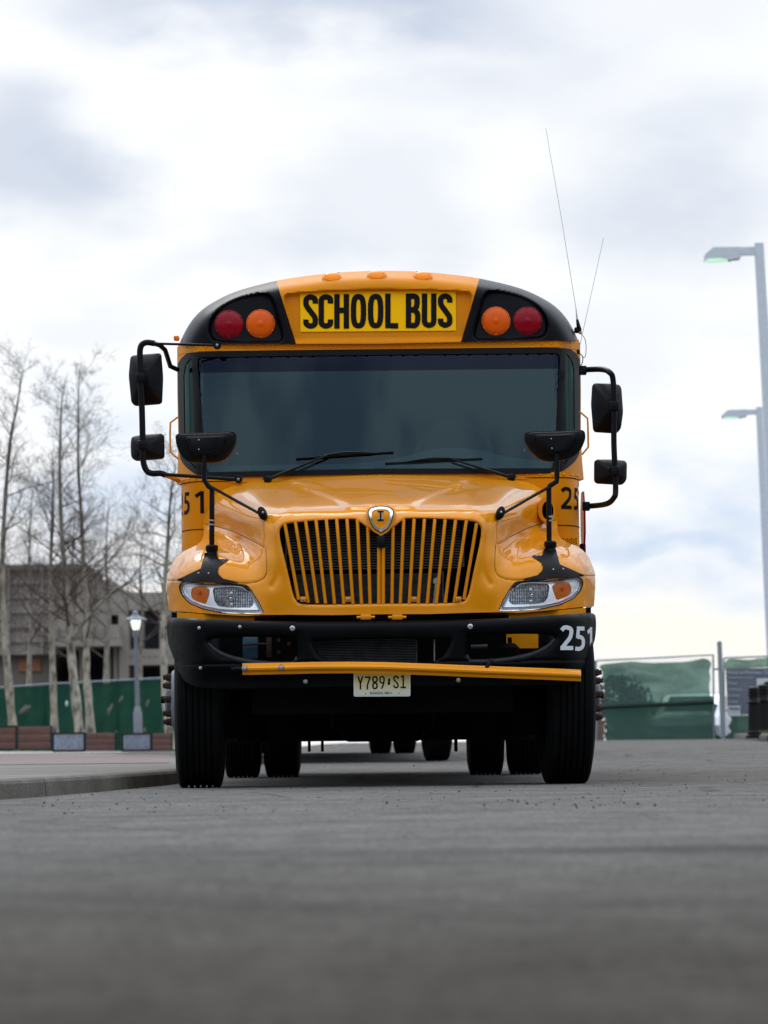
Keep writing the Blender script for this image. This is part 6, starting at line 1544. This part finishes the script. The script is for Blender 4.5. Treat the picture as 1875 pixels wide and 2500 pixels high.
# ---- right side: kerbed grass island, bollards, fence panels, posts, notice board
isl = [(1900, 1821.5, 62), (1875, 1822, 62.5), (1840, 1817.5, 68), (1812, 1814, 74), (1792, 1812, 79), (1783, 1811, 83)]
base_l = []
for nx, ny, D in isl: p = at(nx, ny, D); base_l.append(Vector((p.x, D - 19.3, float(gz(p.x, D - 19.3)))))
base_l = [Vector((10.2, 34, float(gz(10, 34))))] + base_l
bl = [Vector(p) for p in cat_rom([tuple(p) for p in base_l], 5)]
mb = MB(); n = len(bl); vs = []
for p in bl:
    for dx, dz in ((0, -.03), (.015, .10), (.04, .125), (.24, .13), (.25, .12)): vs.append(p + Vector((dx, 0, dz)))
mb.add(vs, [(i * 5 + k, i * 5 + k + 1, (i + 1) * 5 + k + 1, (i + 1) * 5 + k) for i in range(n - 1) for k in range(4)]); tag(mb.build('kerb', 'kerb', angle=60), kind='structure')
mb = MB(); vs = []
for p in bl:
    for dx, dz in ((.245, .122), (.8, .17), (2, .22), (6, .25), (30, .25)): vs.append(p + Vector((dx, 0, dz)))
mb.add(vs, [(i * 5 + k, i * 5 + k + 1, (i + 1) * 5 + k + 1, (i + 1) * 5 + k) for i in range(n - 1) for k in range(4)]); tag(mb.build('verge', 'grass', angle=60), kind='structure')
mb = MB(); rg = random.Random(3)
for i in range(5000):
    j = rg.uniform(2, n - 1.01); p = bl[int(j)].lerp(bl[int(j) + 1], j % 1); dx = .26 + rg.random() ** 1.5 * 2.6
    q = p + Vector((dx, rg.uniform(-.3, .3), np.interp(dx, (.245, .8, 2, 6), (.122, .17, .22, .25)) - .01)); h = rg.uniform(.03, .085); a = rg.uniform(0, 6)
    w = Vector((cos(a), sin(a), 0)) * .006; mb.add([q - w, q + w, q + Vector((rg.gauss(0, .02), rg.gauss(0, .02), h))], [(0, 1, 2)])
tag(mb.build('grass', 'grass', smooth=False), 'short green grass along the kerbed island at the right edge', 'grass', kind='stuff')
def bollard(nx, ytop, ybot, D, label):
    b = at(nx, ybot, D); root = empty('bollard', b); tag(root, label, 'bollard', 'black iron bollards on the grass island')
    H = (ybot - ytop) * D / F_PX; s = H
    MB().lathe([(.165 * s, 0), (.165 * s, .06 * s), (.135 * s, .08 * s), (.14 * s, .12 * s), (.12 * s, .15 * s)], (0, 0, 0), (0, 0, 1), 24).build('base', 'bollard', root)
    mb = MB(); nn_ = 16; pr = [(.115, .14), (.108, .20), (.098, .66)]; vs = []; m_ = nn_ * 2
    for r, z in pr:
        for k in range(m_): th = 2 * pi * k / m_; rr = r * s * (1 if k % 2 else .90); vs.append((rr * cos(th), rr * sin(th), z * s))
    mb.add(vs, [(j * m_ + k, j * m_ + (k + 1) % m_, (j + 1) * m_ + (k + 1) % m_, (j + 1) * m_ + k) for j in range(2) for k in range(m_)]); mb.build('shaft', 'bollard', root, angle=20)
    MB().lathe([(.098 * s, .66 * s), (.125 * s, .68 * s), (.128 * s, .70 * s), (.10 * s, .73 * s), (.088 * s, .80 * s), (.112 * s, .82 * s), (.112 * s, .845 * s), (.09 * s, .86 * s), (.108 * s, .885 * s), (.108 * s, .905 * s), (.088 * s, .92 * s), (.10 * s, .94 * s), (.092 * s, .975 * s), (.055 * s, .995 * s), (0, 1.0 * s)], (0, 0, 0), (0, 0, 1), 24).build('cap', 'bollard', root, angle=30)
bollard(1841.5, 1676, 1803, 66, 'nearest black fluted iron bollard, left of the row on the grass island')
bollard(1865, 1670, 1801, 73, 'middle black fluted iron bollard, half behind the nearest one')
bollard(1881, 1662, 1800, 78, 'black fluted iron bollard cut off by the right edge of the photo')

DR = 80
def rp_(a, b, D=DR): return at(*ar(a, b), D)
def panel(a_l, a_r, tl, tr, scr, label, hem=None, extra=None, mat_=('screen_thin',)):
    o = rp_((a_l + a_r) / 2, 1090); root = empty('fence_panel', o); tag(root, label, 'fence', 'temporary fence panels')
    fr = [(a_l, 1095), (tl[0], tl[1]), (tr[0], tr[1]), (a_r, 1088)]
    mb = MB(); mb.tube([rp_(*fr[0]) - o, rp_(*fr[1]) - o], .022, 8); mb.tube([rp_(*fr[2]) - o, rp_(*fr[3]) - o], .022, 8); mb.tube([rp_(*fr[1]) - o, rp_(*fr[2]) - o], .018, 8); mb.build('frame', 'galv', root)
    # chain-link wires
    wr = MB(); step = 26
    xs0, xs1 = a_l, a_r; y0 = (tl[1] + tr[1]) / 2; y1 = 1090
    Ht = y1 - y0
    for sgn in (1, -1):
        a = xs0 - Ht
        while a < xs1 + Ht:
            p0 = (a, y0) if sgn > 0 else (a, y1); p1 = (a + Ht * .8, y1) if sgn > 0 else (a + Ht * .8, y0)
            t0 = max(0, (xs0 - p0[0]) / (p1[0] - p0[0])); t1 = min(1, (xs1 - p0[0]) / (p1[0] - p0[0]))
            if t1 > t0:
                q0 = (p0[0] + (p1[0] - p0[0]) * t0, p0[1] + (p1[1] - p0[1]) * t0); q1 = (p0[0] + (p1[0] - p0[0]) * t1, p0[1] + (p1[1] - p0[1]) * t1)
                wr.tube([rp_(*q0) - o, rp_(*q1) - o], .0025, 3, cap=False)
            a += step
    wr.build('chain_link', 'galv', root, smooth=False)
    for si, (outl, m_, dd) in enumerate(scr):
        P2 = [tuple(p) for p in cat_rom(outl, 3, True)] if len(outl) > 4 else outl
        V_, F_, _ = patch2d([(x, -y) for x, y in P2], [], 28)
        vs = [rp_(x, -y, DR + dd + .012 * sin(x * .021 + y * .012) + .008 * sin(y * .02)) - o for x, y in V_]
        MB().add(vs, F_.tolist()).build('screen', m_, root, angle=90)
    for h_ in (hem or []): along(MB(), [rp_(*p, DR - .1) - o for p in h_], .05).build('hem', 'hem', root)
    return root
pnl = panel(195, 1200, (193, 395), (1192, 345),
      [([(228, 432), (380, 412), (500, 402), (610, 410), (700, 412), (830, 408), (960, 403), (1060, 385), (1120, 376), (1175, 412), (1160, 480), (1168, 540), (1160, 600), (1166, 690), (1190, 750), (1000, 757), (700, 768), (400, 782), (240, 795), (262, 740), (266, 660), (250, 560), (245, 490)], 'screen_thin', .06),
       ([(240, 795), (700, 770), (1190, 752), (1205, 850), (1210, 1000), (1215, 1092), (900, 1100), (500, 1104), (290, 1106), (285, 960), (262, 860)], 'screen', .03)],
      'fence panel with sagging sheer green screen on the right, a car dimly visible behind it', hem=[[(240, 792), (500, 778), (850, 764), (1195, 748)]])
panel(1285, 2300, (1283, 372), (2290, 330), [([(1300, 400), (1350, 378), (1500, 388), (1660, 368), (2290, 345), (2290, 480), (1660, 450), (1300, 470)], 'screen_olive', .05), ([(1340, 860), (1500, 860), (2290, 850), (2290, 1090), (1330, 1092), (1345, 1000), (1320, 960), (1350, 900)], 'screen', .03)],
      'fence panel at the right edge with olive screen above the blue notice board')
# hidden run of the same fence behind the bus
panel(-900, 190, (-898, 420), (188, 398), [([(-890, 430), (180, 405), (170, 1100), (-890, 1110)], 'screen', .04)], 'fence panel mostly hidden behind the right side of the bus')
o = rp_(1277, 1082, 79); root = empty('steel_post', o); tag(root, 'plain tall steel post standing between the two right-hand fence panels', 'post')
v0 = Vector(); v1 = rp_(1245, 240, 79) - o
MB().tube([v0, v1], .055, 12).build('post_tube', 'galv', root); MB().lathe([(.058, -.02), (.058, .01), (.03, .035), (0, .04)], v1, (0, 0, 1), 12).build('post_cap', 'galv', root)
MB().tube([rp_(1205, 468, 79.3) - o, rp_(1258, 462, 79) - o], .02, 6).build('clamp', 'rubber', root)
# notice board
o = rp_(1640, 860, 79.6); nb_ = empty('notice_board', o); tag(nb_, 'slate blue construction notice board hung on the fence panel at the right edge', 'notice board')
P = [rp_(1298, 462, 79.6), rp_(2060, 448, 79.6), rp_(2060, 850, 79.6), rp_(1318, 858, 79.6)]; mb = MB()
mb.add([p - o for p in P] + [p - o + Vector((0, .02, 0)) for p in P], [(0, 1, 2, 3), (7, 6, 5, 4), (0, 4, 5, 1), (1, 5, 6, 2), (2, 6, 7, 3), (3, 7, 4, 0)]); mb.build('board', 'board_blue', nb_)
def btext(a, b, txt, size_px, bold=.002, m_='board_text', parent=nb_, D=79.57, org=None):
    org = o if org is None else org
    p = rp_(a, b, D) - org; text_mesh(txt, size_px / 3.493 * D / F_PX, m_, 'lettering', parent, Matrix.Translation(p) @ Matrix.Rotation(radians(.6), 4, 'Y') @ STAND, bold)
btext(1310, 508, 'Work in Progress. Construction', 40, .004)
btext(1318, 545, 'Construction of a new', 24)
for i, t in enumerate(['Owner', 'Contractor', 'Architect', 'Contact']): btext(1320, 595 + i * 52, t, 26); 
MB().box(rp_(1800, 620, 79.58) - o, (1.3, .01, .42)).build('picture', 'white_vinyl', nb_)
o2 = rp_(1370, 865, 79.5); ns = empty('small_notice', o2); tag(ns, 'small white notice fixed at the lower left corner of the blue board', 'sign')
MB().box(rp_(1370, 823, 79.5) - o2, (.29, .012, .24)).build('notice_face', 'white_sign', ns); MB().box(rp_(1418, 823, 79.52) - o2, (.02, .02, .25)).build('frame', 'plank', ns)
btext(1332, 812, 'Notice', 30, .003, 'ink', ns, 79.45, o2)
# board leaning
q = rp_(232, 1096, 80.3); bdw = empty('leaning_board', q); tag(bdw, 'rough reddish timber board leaning at the left end of the right-hand fence', 'board')
MB().box((-.02, 0, .36), (.16, .04, .78), R=Matrix.Rotation(radians(-4), 3, 'Y'), ch=.01).build('timber', 'plank', bdw); MB().box((-.14, .03, .34), (.10, .04, .70), R=Matrix.Rotation(radians(-3), 3, 'Y'), ch=.01).build('timber', 'plank', bdw)

# ---- cars behind the right fence
def car(p, rz, label, cat='car', paint='car_body'):
    root = empty('parked_car', p, rz); tag(root, label, cat, 'cars parked beyond the fence')
    # side profile (y forward = -), rings across the width
    prof = [(-2.2, .35), (-2.25, .62), (-2.1, .82), (-1.2, .98), (-.55, 1.42), (.2, 1.52), (1.3, 1.46), (2.05, 1.02), (2.2, .90), (2.22, .40), (1.8, .28), (-1.9, .26)]
    mb = MB(); rings = []
    for x, sc, inset in ((-.90, .90, .06), (-.86, .97, .02), (-.5, 1.0, 0), (.5, 1.0, 0), (.86, .97, .02), (.90, .90, .06)):
        r = []
        for y, z in prof:
            k = max(0, (z - .95)) / .57; xx = x * (1 - .20 * k); r.append((xx, y * (1 - inset * .4), .3 + (z - .3) * (1 - inset)))
        rings.append(r)
    n = len(prof); mb.add([p_ for r in rings for p_ in r], [(i * n + k, i * n + (k + 1) % n, (i + 1) * n + (k + 1) % n, (i + 1) * n + k) for i in range(5) for k in range(n)] + [tuple(range(n))[::-1], tuple(5 * n + k for k in range(n))])
    mb.build('body', paint, root, angle=35)
    MB().add([(-.66, -1.19, 1.0), (.66, -1.19, 1.0), (.56, -.60, 1.39), (-.56, -.60, 1.39)], [(0, 1, 2, 3)]).build('windscreen', 'car_glass', root)
    for s_ in (1, -1):
        MB().add([(s_ * .895, -.9, 1.0), (s_ * .895, 1.5, 1.02), (s_ * .80, 1.1, 1.38), (s_ * .80, -.35, 1.38)], [(0, 1, 2, 3)]).build('side_glass', 'car_glass', root)
        MB().lathe([(0, -.05), (.06, -.04), (.10, 0), (.09, .04)], (s_ * .68, -2.14, .70), (0, 1, 0), 16).build('headlight', 'reflector', root)
        MB().box((s_ * 1.0, -.75, 1.02), (.16, .1, .12), ch=.03).build('wing_mirror', paint, root)
        for y in (-1.4, 1.35):
            w_ = MB().lathe([(.0, -.09), (.30, -.09), (.32, -.06), (.32, .06), (.30, .09), (0, .09)], (s_ * .80, y, .32), (1, 0, 0), 24).build('wheel', 'tyre', root)
            MB().lathe([(0, .0), (.2, .0), (.19, .02), (0, .03)], (s_ * .885, y, .32), (s_, 0, 0), 16).build('hubcap', 'steel', w_)
    MB().box((0, -2.23, .52), (1.1, .06, .16), ch=.02).build('radiator_grille', 'plastic', root)
    return root
c0 = car(Vector((8.15, 70.5, .10)), radians(-12), 'silver car facing the fence, dimly visible through the sheer green screen')
c1 = copy_tree(c0); c1.location = (11.6, 72.0, .12); c1.rotation_euler = (0, 0, radians(20)); tag(c1, 'silver car behind the blue notice board, glimpsed in the gap beside the steel post')
# evergreen clumps behind the sheer screen
def shrub(nx, D, h, w, seed, label):
    b = at(nx, 1812, D); root = empty('evergreen_shrub', b); tag(root, label, 'shrub', 'shrubs beyond the right fence'); rg = random.Random(seed)
    MB().tube([(0, 0, -.3), (.03, 0, h * .5)], [.06, .02], 7).build('trunk', 'bark', root); mb = MB()
    for i in range(900):
        u = rg.random() ** .5; th = rg.uniform(0, 2 * pi); z = rg.uniform(.05, 1); r = w * u * (1 - .6 * z) * (1 + .35 * sin(th * 3 + seed)); c = Vector((r * cos(th), r * sin(th), z * h))
        a = Vector((rg.gauss(0, 1), rg.gauss(0, 1), rg.gauss(0, 1))).normalized() * .09; e = a.cross(Vector((rg.gauss(0, 1), rg.gauss(0, 1), rg.gauss(0, 1)))).normalized() * .05; mb.add([c - a, c - e, c + a, c + e], [(0, 1, 2, 3)])
    mb.build('crown', 'leaf', root, smooth=False)
shrub(1510, 90, 1.75, 1.0, 1, 'dark evergreen shrub behind the left part of the sheer green screen')
shrub(1545, 93, 1.5, .8, 2, 'lower dark shrub beside the evergreen, behind the sheer green screen')
